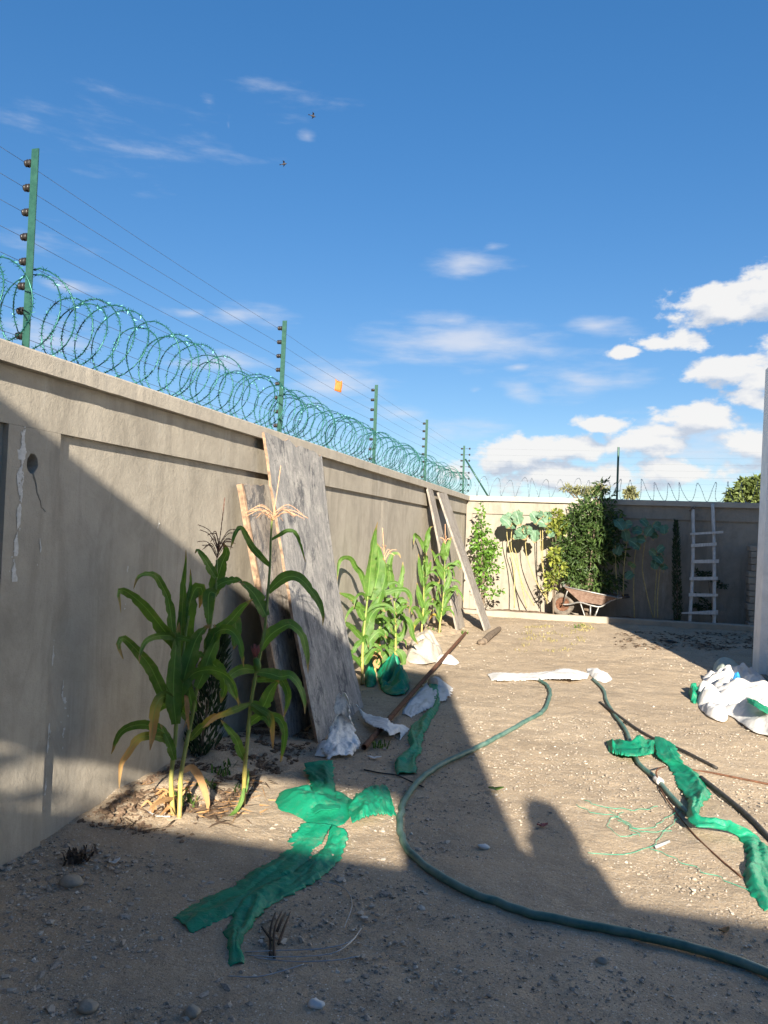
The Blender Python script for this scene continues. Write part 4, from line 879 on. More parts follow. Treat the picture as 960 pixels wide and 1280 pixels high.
def corn(label, p0, y0, stalk_px, r, leaves, group, sk=1.0, kl=.006, kr=.0022, gz_=True, extra=None, wpx0=.021, dk=1.0):
    base = gp(*stalk_px[0]) if gz_ else pxl(*stalk_px[0], y0, p0, kl, kr)
    t = thing('corn_plant', base, label, 'corn plant', group)
    P = [base - np.array([0, 0, .03])] + [pxl(x, y, y0, p0, kl, kr) for x, y in stalk_px[1:]]
    st, SP = stalk(t, P, r, r * .45)
    rx_ = random.Random(int(p0 * 7))
    if extra:
        n0, H_ = extra
        for i in range(n0):
            f = .38 + .54 * i / n0 if gz_ else .18 + .74 * i / n0; q = SP[int(f * 40)]; az = (.5 if i % 2 else 3.6) + rx_.uniform(-1.1, 1.1); d = np.array([math.cos(az), math.sin(az), 0.]); l = H_ * rx_.uniform(.65, 1.1) * (1 - .35 * abs(f - .55))
            if q[0] + d[0] * l < XW + .05: d[0] = abs(d[0]) * .4
            rise = rx_.uniform(.5, 1.0); Q = [q + d * .01, q + d * l * .25 + [0, 0, l * .42 * rise], q + d * l * .58 + [0, 0, l * .52 * rise], q + d * l * .85 + [0, 0, l * .28 * rise], q + d * l * .98 + [0, 0, -l * rx_.uniform(0, .25)]]
            leaf(t, Q, wpx0 * rx_.uniform(.8, 1.2), M_corn if rx_.random() < dk else (M_corn2 if f > .25 else M_corny), 7000 + int(p0) * 20 + i)
    for (pts, wpx, mt) in leaves:
        sd[0] += 1; rr = random.Random(sd[0]); d0 = rr.uniform(-.03, .03); d1_ = rr.uniform(-.10, .06)
        Q = [pxl(x, y, y0, p0, kl, kr, d0 + d1_ * i / len(pts)) for i, (x, y) in enumerate(pts)]
        for q in Q: q[0] = max(q[0], XW + .03)
        leaf(t, Q, wpx * sk * dep(Q[0]) / F * 1.12, {'g': M_corn, 'l': M_corn2, 'y': M_corny, 'd': M_dry}[mt], sd[0])
    return t
GC = 'corn plants growing along the left wall'
c1 = corn('leafy near corn plant with long arching leaves reaching left, no tassel', 222, 3.80,
    [(218, 1022), (215, 1000), (214, 971), (218.5, 930), (221, 892), (225, 850), (231, 800), (236, 770)], .014, [
    ([(221, 815), (214, 800), (197, 778), (182, 760), (168, 747), (155, 738), (147, 740), (149, 752), (151, 766)], 7.5, 'g'),
    ([(220, 812), (216, 790), (213, 765), (210, 748), (203, 733), (195, 720), (183, 717), (172, 722), (167, 736)], 5, 'g'),
    ([(221, 885), (205, 868), (197, 852), (187, 832), (173, 815), (158, 800), (152, 798), (148, 807), (154, 824)], 7, 'g'),
    ([(228, 840), (230, 807), (233, 773), (243, 738), (252, 735), (252, 748), (249, 760)], 10.5, 'g'),
    ([(228, 800), (227, 782), (229, 743), (232, 707), (232.5, 687)], 4.5, 'g'),
    ([(231, 790), (233, 757), (238, 733), (238, 711)], 3, 'g'),
    ([(238, 800), (213, 795), (197, 795), (182, 802), (175, 817), (174, 830)], 4.5, 'g'),
    ([(226, 870), (232, 840), (245, 800), (258, 784), (264, 786)], 10, 'g'),
    ([(220, 905), (217, 870), (218, 835), (221, 800), (224, 778)], 9.5, 'g'),
    ([(222, 890), (228, 860), (238, 830), (250, 818), (258, 830)], 9, 'g'),
    ([(218, 880), (205.6, 871), (197, 878), (192, 897), (190, 920), (187.5, 938)], 7, 'y'),
    ([(216, 935), (204, 922), (181, 920), (169, 927), (161, 940), (152, 953), (150, 966), (149, 986)], 5, 'y'),
    ([(218, 950), (212, 930), (205, 915), (200, 905)], 5, 'g'),
    ([(216, 998), (205, 1000), (193, 1006), (185, 1014)], 3, 'd'), ([(214, 1005), (208, 1012), (200, 1020)], 2.5, 'd')], GC, extra=(2, .36), wpx0=.026)
c2 = corn('near corn plant with dark brown upright tassel, dry leaf at its foot', 240, 3.86,
    [(224, 1028), (225, 1000), (226, 971), (231, 940), (240, 897), (248.5, 846), (252, 830), (258, 807), (262, 787), (267, 755), (270, 733), (271, 700)], .0135, [
    ([(228, 965), (238, 960), (246, 966), (253, 980), (258, 995), (260, 1008), (260, 1022)], 4.5, 'd'),
    ([(236, 912), (233, 885), (232, 868), (236, 885), (233, 900), (229, 912)], 2.0, 'd'),
    ([(250, 835), (258, 828), (268, 832), (278, 846), (281, 858), (276, 879)], 8.5, 'g'),
    ([(237, 925), (246, 915), (254, 907), (267, 897), (280, 892), (292, 890)], 5, 'y'),
    ([(258, 812), (263, 800), (277, 786), (289, 775), (302, 760), (316, 749)], 7.5, 'g'),
    ([(270, 742), (263, 740), (260.6, 748), (260.6, 767), (261, 786)], 7, 'g'),
    ([(267, 736), (279, 728), (296, 725), (306, 731)], 5.5, 'g'),
    ([(270, 722), (262, 709), (255, 698), (247, 688), (244, 692)], 5, 'g'),
    ([(266, 745), (272, 722), (278, 703), (283, 690), (279, 678)], 8, 'g'),
    ([(286, 778), (292, 774), (295, 784), (294, 798), (292, 812)], 7, 'g'),
    ([(243, 890), (238, 872), (236, 855), (240, 840)], 6, 'g'),
    ([(246, 860), (255, 840), (262, 820), (270, 800), (268, 780)], 8, 'g')], GC, extra=(2, .34), wpx0=.026)
for k in range(14):
    rg = random.Random(900 + k); q = gp(rg.uniform(190, 225), rg.uniform(1000, 1020)); e = q + np.array([rg.uniform(-.12, .12), rg.uniform(-.08, .1), rg.uniform(.0, .06)])
    leaf(c2, [q + [0, 0, .015], (q + e) / 2 + [0, 0, .05], e + [0, 0, .01]], .007, M_dry, 950 + k, 'dry_husk', ns=8)
tassel(c2, pxl(271, 700, 3.86, 240), pxl(281, 622, 3.86, 240), M_tasb, .16, 5, 22, .0018)
c3 = corn('near corn plant in front of the plywood with straw coloured spreading tassel and pink silk', 312, 4.05,
    [(304, 1006), (306, 962), (309, 928), (312.5, 889), (317, 858), (325, 819), (330, 792), (332, 777), (335, 739), (337.5, 707), (338.5, 674), (340, 648)], .0135, [
    ([(338, 708), (328, 698), (315, 683), (306, 667), (300, 660), (294, 667), (288, 687)], 4, 'g'),
    ([(338.5, 675), (352, 667), (360, 663), (369, 666), (375, 679), (382, 703)], 2.4, 'g'),
    ([(335, 740), (347, 728), (360, 720.6), (373, 722), (386, 734), (397.5, 751), (403, 768), (403.5, 782)], 6.5, 'g'),
    ([(333, 770), (325, 754), (316, 740), (304, 730), (298, 727)], 8.5, 'g'),
    ([(325, 812), (337.5, 794), (352, 784), (362, 780.6), (371, 786), (379, 796), (383, 818), (385, 842)], 7, 'g'),
    ([(321, 838), (303, 836), (290, 843), (286, 852), (291, 866), (302, 882)], 6, 'g'),
    ([(321, 840), (338, 842), (351, 846), (363, 844.5), (375, 858), (380, 877), (381, 892)], 7, 'g'),
    ([(321, 850), (347.6, 848), (357, 858), (360, 874), (355, 896)], 5, 'g'),
    ([(315, 880), (328, 884), (338, 864), (350, 848)], 8, 'g'),
    ([(314, 880), (324, 885.5), (336, 893), (340, 907), (341, 937)], 4, 'y'),
    ([(314, 885), (338, 895), (349.6, 899), (355.5, 913), (354.5, 932), (350.6, 953)], 5, 'g'),
    ([(312, 880), (291, 888), (269.5, 897), (253, 910)], 4, 'y'),
    ([(306, 950), (300, 938), (295, 924), (283, 909), (276, 900)], 5, 'g'),
    ([(311, 905), (325, 895), (334, 900), (338, 912)], 5, 'g'),
    ([(305, 985), (302, 1000), (296, 1012), (285, 1022), (275, 1030)], 2.6, 'l'),
    ([(306, 990), (309, 972), (311, 960)], 3, 'l')], GC, extra=None)
tassel(c3, pxl(340, 655, 4.05, 312), pxl(351, 582, 4.05, 312), M_tasp, .17, 8, 22, .0017, 1.45)
b = B(); q0 = pxl(322, 838, 4.0, 312); q1 = pxl(319, 822, 4.0, 312); b.tube(crom([q0, (q0 + q1) / 2 + [0.01, -.01, 0], q1], 8), [.014, .02, .021, .022, .021, .02, .018, .015, .01], 10); ear = b.out('ear', M_corn2, c3)
b = B(); rg = random.Random(3)
for _ in range(40):
    e = q1 + np.array([rg.uniform(-.02, .02), rg.uniform(-.02, .02), rg.uniform(.03, .075)]); b.tube(crom([q1 + [0, 0, -.005], (q1 + e) / 2 + np.array([rg.uniform(-.015, .015), rg.uniform(-.015, .015), .01]), e], 6), .002, 4)
b.out('silk', M_silk, ear)
c4_ = corn('middle corn plant with broad folded upper leaf just right of the plywood', 458, 7.75,
    [(453, 852), (453, 825), (454, 801), (457, 770), (459, 752), (461, 732), (464, 712)], .017, [
    ([(457, 740), (452, 718), (445, 709), (440, 700), (433, 697), (424, 702), (421, 728)], 3.4, 'l'),
    ([(457, 762), (448, 757), (440, 748), (432, 744), (421, 741)], 4, 'l'), ([(455, 775), (450, 765), (446, 756), (438, 750)], 4, 'l'),
    ([(454, 800), (443, 787), (432, 779), (423, 776)], 3.6, 'l'), ([(453, 800), (446, 806), (441, 815), (434, 811)], 3, 'g'),
    ([(460, 745), (463, 715), (465, 695), (468, 672), (472, 652)], 6.5, 'l'), ([(464, 750), (471, 725), (474, 705), (472, 685), (466, 676)], 8, 'g'),
    ([(470, 760), (478, 735), (482, 715), (479, 697)], 6, 'g'), ([(456, 738), (466, 738), (482, 741), (495, 737), (508, 738), (514, 750), (511, 767)], 3.4, 'g'),
    ([(457, 790), (464, 770), (474, 760), (482, 765)], 6, 'g'), ([(455, 815), (463, 800), (474, 790), (484, 798)], 6, 'g'), ([(454, 830), (464, 815), (475, 812)], 6, 'g'),
    ([(455, 800), (462, 775), (468, 755), (476, 745)], 7, 'g'), ([(453, 835), (446, 825), (438, 818), (432, 812)], 3, 'g')], GC, extra=(8, .36), dk=.5, kl=.009, kr=.004, gz_=False)
c5 = corn('reddish thin corn plant with bare tassel between the broad one and the pale one', 478, 8.25,
    [(468, 852), (470, 820), (474, 790), (477, 750), (480, 715), (481, 700)], .014, [
    ([(475, 800), (482, 790), (490, 780), (497, 782)], 5, 'g'), ([(476, 780), (468, 768), (462, 765)], 5, 'g'), ([(471, 830), (480, 820), (488, 815), (494, 822)], 5, 'g'),
    ([(477, 765), (484, 752), (490, 748)], 5, 'g'), ([(470, 835), (474, 815), (480, 805)], 5, 'd'), ([(473, 800), (470, 815), (466, 830)], 4, 'd')], GC, extra=(9, .36), dk=.7, kl=.009, kr=.004, gz_=False)
tassel(c5, pxl(481, 703, 8.25, 478, .009, .004), pxl(478, 660, 8.25, 478, .009, .004), M_tasp, .16, 12, 9, .003)
c6 = corn('pale yellow green corn plant with two upright leaves beside the grey sack', 494, 8.9,
    [(494, 830), (494.5, 814), (494.5, 790), (494, 765), (492, 745), (491, 730)], .016, [
    ([(492, 745), (488, 720), (487, 706), (490.5, 693), (498, 692), (501, 698)], 4.2, 'l'), ([(495, 748), (500, 732), (503, 718), (503.6, 702)], 3.8, 'l'),
    ([(493, 765), (486, 760), (482, 748), (480, 738)], 3.6, 'l'), ([(495, 770), (501, 762), (506, 758), (511, 757)], 4, 'l'),
    ([(494, 792), (500, 797), (506, 785), (504, 774)], 4, 'l'), ([(494, 792), (486, 785), (480, 778), (476, 780)], 4, 'l'), ([(500, 770), (512, 778), (516, 795), (523, 806)], 3.6, 'l'),
    ([(494, 805), (486, 800), (480, 792)], 4, 'g'), ([(495, 812), (502, 818), (504, 830), (502, 842)], 4.5, 'g'), ([(495, 760), (503, 752), (511, 754)], 4, 'l'), ([(494, 780), (488, 772), (484, 762)], 4, 'l')], GC, extra=(8, .34), dk=.3, kl=.009, kr=.004, gz_=False)
for lab, p0, y0, sp, lv, tp in (
    ('far corn plant standing left of the leaning planks above the grey sack', 529, 11.0, [(527, 790), (528, 775), (529.5, 757), (530, 727), (531.6, 689), (533, 672)],
     [([(531, 690), (526, 676), (519, 669), (512, 669), (511, 681)], 2.4, 'l'), ([(531, 690), (534, 672), (537, 660), (541, 658)], 4, 'l'), ([(530, 735), (525, 710), (523, 692)], 3, 'g'), ([(530, 730), (532, 705), (532, 690)], 4.5, 'l'),
      ([(530, 745), (536, 735), (543, 730), (550, 728)], 3.4, 'l'), ([(529, 760), (524, 745), (521, 728)], 3.6, 'g'), ([(529, 765), (535, 752), (542, 748)], 3.4, 'l'), ([(528, 775), (522, 762), (516, 760), (513, 768)], 3, 'l'), ([(528, 780), (533, 768), (540, 762)], 3.2, 'l'), ([(530, 720), (536, 712), (539, 700)], 3, 'l'), ([(528, 772), (520, 778), (514, 790), (520, 802)], 2.6, 'y')], None),
    ('tallest far corn plant with straw tassel in front of the leaning planks', 553, 11.5, [(548.5, 797), (550, 780), (552, 767), (555, 736), (556, 707), (556.5, 680)],
     [([(556, 700), (559, 685), (563, 674), (565, 671)], 3.4, 'l'), ([(556, 715), (548, 704), (541, 690), (538, 686)], 2.6, 'l'), ([(556, 712), (566, 707), (573, 702), (577, 712)], 2.6, 'l'), ([(555, 725), (548, 712), (543, 710), (539, 716)], 3, 'l'), ([(555, 740), (562, 722), (560, 708)], 3.4, 'l'),
      ([(554, 750), (563, 742), (570, 733), (572, 746)], 2.6, 'l'), ([(553, 760), (560, 748), (564, 738)], 3, 'l'), ([(552, 768), (546, 757), (541, 748)], 3, 'g'), ([(552, 770), (558, 760), (566, 758)], 2.4, 'l'), ([(556, 700), (554, 688), (555, 676)], 3.6, 'l'), ([(551, 776), (548, 765), (547, 740), (550, 722)], 2.2, 'l')], (556.5, 655))):
    t = corn(lab, p0, y0, sp, .015, lv, GC, extra=(9, .36), dk=.3, kl=.012, kr=.006, gz_=False)
    if tp: tassel(t, pxl(*sp[-1], y0, p0, .012, .006), pxl(*tp, y0, p0, .012, .006), M_tasp, .13, 3, 8, .0035)

# ------------------------------------------------------------------ shrubs, trees and other plants
def leafcloud(b, blobs, n, ln, wd, seed, droop=.2, shell=.35):
    rg = random.Random(seed); vol = [q[3] * q[4] * q[5] for q in blobs]; tot = sum(vol)
    for q, v in zip(blobs, vol):
        for _ in range(max(8, int(n * v / tot))):
            d = Vector((rg.gauss(0, 1), rg.gauss(0, 1), rg.gauss(0, 1))).normalized(); r = (shell + (1 - shell) * rg.random()) * rg.uniform(.75, 1.06)
            k = 1 + .25 * nz(d.x * 2 + q[0], d.y * 2, d.z * 2 + q[2])
            p = Vector((q[0] + d.x * q[3] * r * k, q[1] + d.y * q[4] * r * k, q[2] + d.z * q[5] * r * k))
            t = (d * .8 + Vector((rg.gauss(0, .6), rg.gauss(0, .6), rg.gauss(0, .6) - droop))).normalized(); s = t.cross(Vector((rg.gauss(0, 1), rg.gauss(0, 1), rg.gauss(.6, 1)))).normalized()
            l = ln * rg.uniform(.6, 1.25); w_ = wd * rg.uniform(.7, 1.2); nn = s.cross(t)
            b.add([p, p + t * l * .45 + s * w_ + nn * l * .06, p + t * l - nn * l * .12, p + t * l * .45 - s * w_ + nn * l * .06], [(0, 1, 2), (0, 2, 3)])
    return b
def blob(px, py, y, rx, rz, ry=None):
    c = ony(px, py, y); k = dep(c) / F; return (c[0], c[1], c[2], rx * k, (ry if ry else (rx + rz) * .5) * k, rz * k)
def stems(parent, base, tops, r, mat=M_bark, name='stem'):
    for t in tops:
        m = (np.asarray(base) + np.asarray(t)) / 2 + [rnd.uniform(-.04, .04), rnd.uniform(-.04, .04), 0]; b = B(); b.tube(crom([base, m, t], 10), np.linspace(r, r * .35, 11).tolist(), 6); b.out(name, mat, parent)
def bush(name, label, cat, base, blobs, n, ln, wd, mat, seed, r=.015, droop=.2, group=None):
    t = thing(name, base, label, cat, group); b = B(); leafcloud(b, blobs, n, ln, wd, seed, droop); b.out('foliage', mat, t, False, 'stuff')
    stems(t, base, [q[:3] for q in blobs[:5]], r); return t
def bz(px, y): p = ony(px, 700, y); return np.array([p[0], y, .15])
bush('shrub', 'glossy bright green shrub in the corner where the two walls meet', 'shrub', bz(606, 14.72), [blob(*q) for q in ((602, 640, 14.7, 6, 12), (602, 662, 14.7, 13, 14), (606, 685, 14.7, 17, 16), (604, 708, 14.7, 17, 15), (618, 690, 14.65, 11, 10), (620, 708, 14.65, 9, 8), (606, 728, 14.7, 11, 11), (614, 742, 14.6, 10, 8), (625, 737, 14.6, 8, 6), (594, 680, 14.7, 8, 12))], 800, .085, .026, M_shrub, 3)
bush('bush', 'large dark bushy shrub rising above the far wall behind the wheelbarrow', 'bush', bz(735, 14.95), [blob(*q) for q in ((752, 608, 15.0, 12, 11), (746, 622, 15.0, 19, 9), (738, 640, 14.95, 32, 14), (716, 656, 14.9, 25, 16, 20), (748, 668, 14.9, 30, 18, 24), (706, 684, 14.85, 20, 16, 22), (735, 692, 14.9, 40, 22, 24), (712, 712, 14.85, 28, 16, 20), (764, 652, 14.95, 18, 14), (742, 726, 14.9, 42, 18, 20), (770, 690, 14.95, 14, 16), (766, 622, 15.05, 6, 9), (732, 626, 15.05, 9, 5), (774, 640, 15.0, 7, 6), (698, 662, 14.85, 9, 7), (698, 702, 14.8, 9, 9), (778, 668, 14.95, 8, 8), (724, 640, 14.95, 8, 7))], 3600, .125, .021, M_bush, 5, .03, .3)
bush('shrub', 'yellow green shrub in the sun between the kale and the big dark bush', 'shrub', bz(694, 14.65), [blob(*q) for q in ((694, 646, 14.8, 14, 10), (690, 660, 14.8, 9, 7), (700, 660, 14.8, 10, 12), (693, 693, 14.6, 9, 11), (700, 708, 14.6, 9, 10), (691, 722, 14.6, 10, 8), (688, 733, 14.6, 7, 5))], 560, .10, .026, M_lime, 7, .012)
def cypress(label, base, top, r, n, seed, group=None):
    t = thing('cypress', base, label, 'cypress', group); b = B(); rg = random.Random(seed); base = np.asarray(base); ax = np.asarray(top) - base; h = np.linalg.norm(ax)
    for _ in range(n):
        s = rg.random() ** .9; rr = r * (1 - s) ** .45 * (.35 + .65 * min(1, s / .1)) * math.sqrt(rg.random()); a = rg.uniform(0, 6.28)
        p = base + ax * s + np.array([math.cos(a) * rr, math.sin(a) * rr, 0]); l = .07 * rg.uniform(.6, 1.3); o = np.array([math.cos(a), math.sin(a), 0]); tt = nrm(o * .5 + [rg.gauss(0, .2), rg.gauss(0, .2), 1]); s_ = nrm(np.cross(tt, [rg.gauss(0, 1), rg.gauss(0, 1), .2])); w_ = .007
        b.add([p, p + tt * l * .5 + s_ * w_, p + tt * l, p + tt * l * .5 - s_ * w_], [(0, 1, 2, 3)])
    b.out('foliage', M_cyp, t, False, 'stuff'); stems(t, base, [top], .012); return t
cypress('slim dark cypress sapling against the far wall left of the ladder', bz(849, 15.0), ony(845, 652, 15.1), .085, 1600, 3)
cypress('dark feathery conifer sapling in the shade behind the near corn plants', gp(284, 962) + [-.28, .15, 0], onx(278, 790, -2.46), .12, 1300, 8)
b0 = bz(900, 15.05); t = thing('shrub', b0, 'sparse dark plant against the far wall behind the ladder', 'shrub'); b = B()
for q in ([(872, 714), (880, 718), (888, 716)], [(888, 722), (900, 731), (907, 733)], [(872, 742), (882, 752), (890, 760)], [(868, 755), (880, 762)]):
    P = crom([ony(*k, 15.12) for k in q], 10); b.tube(P, .008, 5)
    for p in P: leafcloud(b, [(p[0], p[1], p[2], .06, .05, .04)], 9, .06, .016, int(p[2] * 1000))
b.out('foliage', M_cyp, t, False, 'stuff'); stems(t, b0, [ony(885, 722, 15.12), ony(880, 760, 15.1)], .01)
def kale_leaf(parent, c, ln, wd, az, tilt, seed):
    rg = random.Random(seed); V, U = [], []; n, m = 9, 10
    d = nrm([math.cos(az), rg.uniform(-.9, -.1), math.sin(az) * .75 - .1]); f = nrm([rg.uniform(-.3, .3), -1, rg.uniform(.2, 1.1)]); s = nrm(np.cross(d, f)); f = np.cross(s, d)
    for i in range(n + 1):
        t = i / n; ww = wd * (math.sin(math.pi * min(1, t * .9 + .07)) ** .5) * (1 + .14 * math.sin(t * 19 + seed) + .07 * math.sin(t * 43))
        p = c + d * ln * (t - .45) - np.array([0, 0, .30 * ln * t * t]) - f * .18 * ln * t * t
        for j in range(m + 1):
            q = j / m * 2 - 1; V.append(p + s * ww * q + f * (.22 * wd * abs(q) + .13 * wd * math.sin(t * 13 + q * 6 + seed) * abs(q)) + d * .07 * wd * math.sin(q * 9 + seed)); U.append((j / m, t))
    mesh('leaf', V, [(i * (m + 1) + j, i * (m + 1) + j + 1, (i + 1) * (m + 1) + j + 1, (i + 1) * (m + 1) + j) for i in range(n) for j in range(m)], M_kale, parent, U)
def kale(label, y, stem_list, leaves, group, seed):
    b0 = ony(*stem_list[0][0], y); t = thing('kale_plant', (b0[0], b0[1], .16), label, 'kale', group); rg = random.Random(seed)
    for sp in stem_list:
        P = crom([ony(px, py, y + .02 * i) for i, (px, py) in enumerate(sp)], 24); b = B(); b.tube(P, [.0095 * (1.15 if i % 3 == 0 else 1) * (1 - .25 * i / 24) for i in range(25)], 7); b.out('stem', M_kstem, t)
    for i, (px, py, rx) in enumerate(leaves):
        c = ony(px, py, y - .02 + .06 * rg.uniform(-1, 1)); k = dep(c) / F; az = -.5 + 2.6 * i + rg.uniform(-.5, .5)
        kale_leaf(t, c, rx * 1.25 * k, rx * .62 * k, az, rg.uniform(.3, .9), seed * 50 + i)
        b = B(); b.tube(crom([c + np.array([0, .05, -.12]), c + np.array([0, .05, 0]), c + np.array([0, .03, .05])], 6), .005, 5); b.out('leaf_stalk', M_kstem, t)
    return t
GK = 'tall kale plants along the far wall'
kale('leftmost tall kale plant with pale bent stems beside the glossy shrub', 14.75, [[(658, 760), (651, 727), (644, 700), (639, 683), (640, 655)], [(643, 760), (643, 725), (640, 700), (634, 672), (634, 655)], [(668, 757), (652, 727), (646, 695), (643, 685)]], [(632, 650, 12), (640, 656, 10), (647, 645, 12), (642, 648, 10), (636, 645, 9)], GK, 3)
kale('middle tall kale plant with one long bent stem in the sun', 14.72, [[(683, 748), (675, 736), (665, 715), (658, 692), (656, 660)]], [(651, 665, 13), (660, 662, 11), (669, 668, 10), (656, 660, 11), (648, 668, 10)], GK, 5)
kale('tall kale plant with straight pale stems next to the yellow green shrub', 14.75, [[(684, 755), (682, 729), (677, 700), (675, 655)], [(682, 750), (679, 710), (678, 655)]], [(668, 645, 11), (679, 652, 12), (684, 645, 10), (674, 642, 10), (690, 665, 9)], GK, 7)
kale('tall kale plant in the shade just right of the big dark bush', 14.8, [[(772, 745), (770, 715), (769, 680)], [(779, 745), (780, 710), (784, 675), (786, 660)], [(793, 772), (792, 740), (793, 700), (797, 675)]], [(774, 653, 13), (760, 679, 12), (773, 685, 11), (796, 662, 12), (787, 718, 9), (793, 678, 12), (785, 655, 10), (782, 668, 10), (790, 705, 9)], GK, 9)
kale('tall kale plant in the shade with leaves reaching right over the bare wall', 14.85, [[(816, 772), (808, 740), (803, 712), (805, 685), (808, 660)]], [(805, 652, 9), (822, 657, 13), (830, 660, 9), (817, 668, 9), (812, 662, 11), (800, 673, 11)], GK, 11)
kale('short kale plant in the shade between the tall kale and the cypress', 14.8, [[(818, 772), (819, 740), (821, 712)], [(822, 772), (822, 745), (825, 712)]], [(822, 697, 11), (829, 691, 10), (819, 704, 9), (830, 708, 9), (826, 685, 8), (816, 690, 8)], GK, 13)
def tree(name, label, cat, y, trunk_px, blobs, n, ln, wd, mat, seed):
    b0 = ony(trunk_px[0], trunk_px[1], y); b0[2] = 0.; t = thing(name, b0, label, cat); b = B(); leafcloud(b, [blob(*q[:2], y, *q[2:]) for q in blobs], n, ln, wd, seed, .1, .15); b.out('crown', mat, t, False, 'stuff')
    tops = [ony(q[0], q[1], y) for q in blobs]; b = B(); mid_ = np.array([b0[0], y, tops[0][2] * .6]); b.tube([b0, mid_], [.2, .14], 8)
    for tp in tops: b.tube(crom([mid_, (mid_ + tp) / 2 + [0, 0, .3], tp], 8), np.linspace(.1, .02, 9).tolist(), 6)
    b.out('trunk', M_bark, t); return t
tree('tree', 'green rounded tree showing above the far wall next to the house', 'tree', 32, (935, 660), [(938, 612, 16, 13), (922, 618, 12, 10), (950, 606, 12, 12), (915, 622, 8, 7), (930, 605, 8, 7), (945, 625, 12, 9), (965, 612, 14, 14)], 2600, .26, .075, M_tree, 3)
tree('acacia_tree', 'flat topped pale thorn tree peeping over the far wall left of the big bush', 'tree', 45, (735, 660), [(728, 613, 18, 4), (712, 611, 10, 2.5), (704, 609, 4, 1.2), (740, 615, 14, 5), (750, 612, 12, 6)], 900, .30, .04, M_acac, 5)
tree('tree', 'tiny distant tree top above the far wall right of the fence post', 'tree', 60, (788, 660), [(788, 615, 5, 6), (784, 618, 4, 4), (793, 619, 4, 3)], 260, .4, .10, M_acac, 7)

# ------------------------------------------------------------------ wheelbarrow
wbw = thing('wheelbarrow', (bz(705, 14.8)[0], 14.8, .17), 'rusty wheelbarrow with dusty tyre standing in the bed behind the kerb', 'wheelbarrow')
K = dep(ony(740, 750, 14.8)) / F; o_ = ony(702.7, 768, 14.8)
def wp(px, py, dy=0.): return np.array([o_[0] + (px - 702.7) * K * 1.0, 14.8 + dy, o_[2] + (768 - py) * K + .012 * 0])
o_[2] = .165; WN, WF = -.24, .22
c = wp(702.7, 753.5); b = B(); Rw = .165; rt = .052; V = []
for i in range(28):
    a = 2 * math.pi * i / 28
    for k in range(10):
        q = 2 * math.pi * k / 10; rr = Rw + rt * math.cos(q) * (1.0 + (.05 if i % 2 and abs(q) < 1 else 0)); V.append((c[0] + rr * math.cos(a), c[1] + rt * .95 * math.sin(q), c[2] + rr * math.sin(a)))
b.add(V, [(i * 10 + k, i * 10 + (k + 1) % 10, ((i + 1) % 28) * 10 + (k + 1) % 10, ((i + 1) % 28) * 10 + k) for i in range(28) for k in range(10)])
wh = thing('wheel', (0, 0, 0), None, None); wh.parent = wbw
b.out('tyre', M_tyre, wh)
b = B(); V = []
prof = [(.03, -.05), (.05, -.045), (.06, -.02), (.10, -.012), (.118, -.035), (.128, -.035), (.128, .035), (.118, .035), (.10, .012), (.06, .02), (.05, .045), (.03, .05)]
for i in range(24):
    a = 2 * math.pi * i / 24
    for (r_, dy) in prof: V.append((c[0] + r_ * math.cos(a), c[1] + dy, c[2] + r_ * math.sin(a)))
k_ = len(prof); b.add(V, [(i * k_ + j, i * k_ + j + 1, ((i + 1) % 24) * k_ + j + 1, ((i + 1) % 24) * k_ + j) for i in range(24) for j in range(k_ - 1)])
b.tube([c + [0, -.17, 0], c + [0, .17, 0]], .012, 8); b.out('rim', M_rust, wh)
rim = [wp(704, 730, WN - .06), wp(768, 740, WN - .06), wp(770, 738, WF + .06), wp(706, 727, WF + .06)]
bot = [wp(724, 748, WN + .06), wp(750, 750.5, WN + .06), wp(750, 750.5, WF - .06), wp(724, 748, WF - .06)]
b = B(); b.add(rim + bot, [(0, 1, 5, 4), (1, 2, 6, 5), (2, 3, 7, 6), (3, 0, 4, 7), (4, 5, 6, 7)]); tr = b.out('tray', M_rust2, wbw, False); solid(tr, .006)
lo_ = [p * .86 + q * .14 for p, q in zip(rim, bot)]; b = B(); V = []
for i in range(9):
    for j in range(9):
        u, v = i / 8, j / 8; p = (lo_[0] * (1 - u) + lo_[1] * u) * (1 - v) + (lo_[3] * (1 - u) + lo_[2] * u) * v; V.append(p + np.array([0, 0, .012 * nz(u * 4, v * 4, 5) - .01]))
b.add(V, [(i * 9 + j, (i + 1) * 9 + j, (i + 1) * 9 + j + 1, i * 9 + j + 1) for i in range(8) for j in range(8)]); b.out('skylit_inside', M_kerb, wbw)  # added pale sheet stands in for the tray's sky-lit far inside
b = B(); rr_ = rim + [rim[0]]
for i in range(4): b.tube([rr_[i], rr_[i + 1]], .013, 6)
b.out('tray_rim', M_steel, wbw)
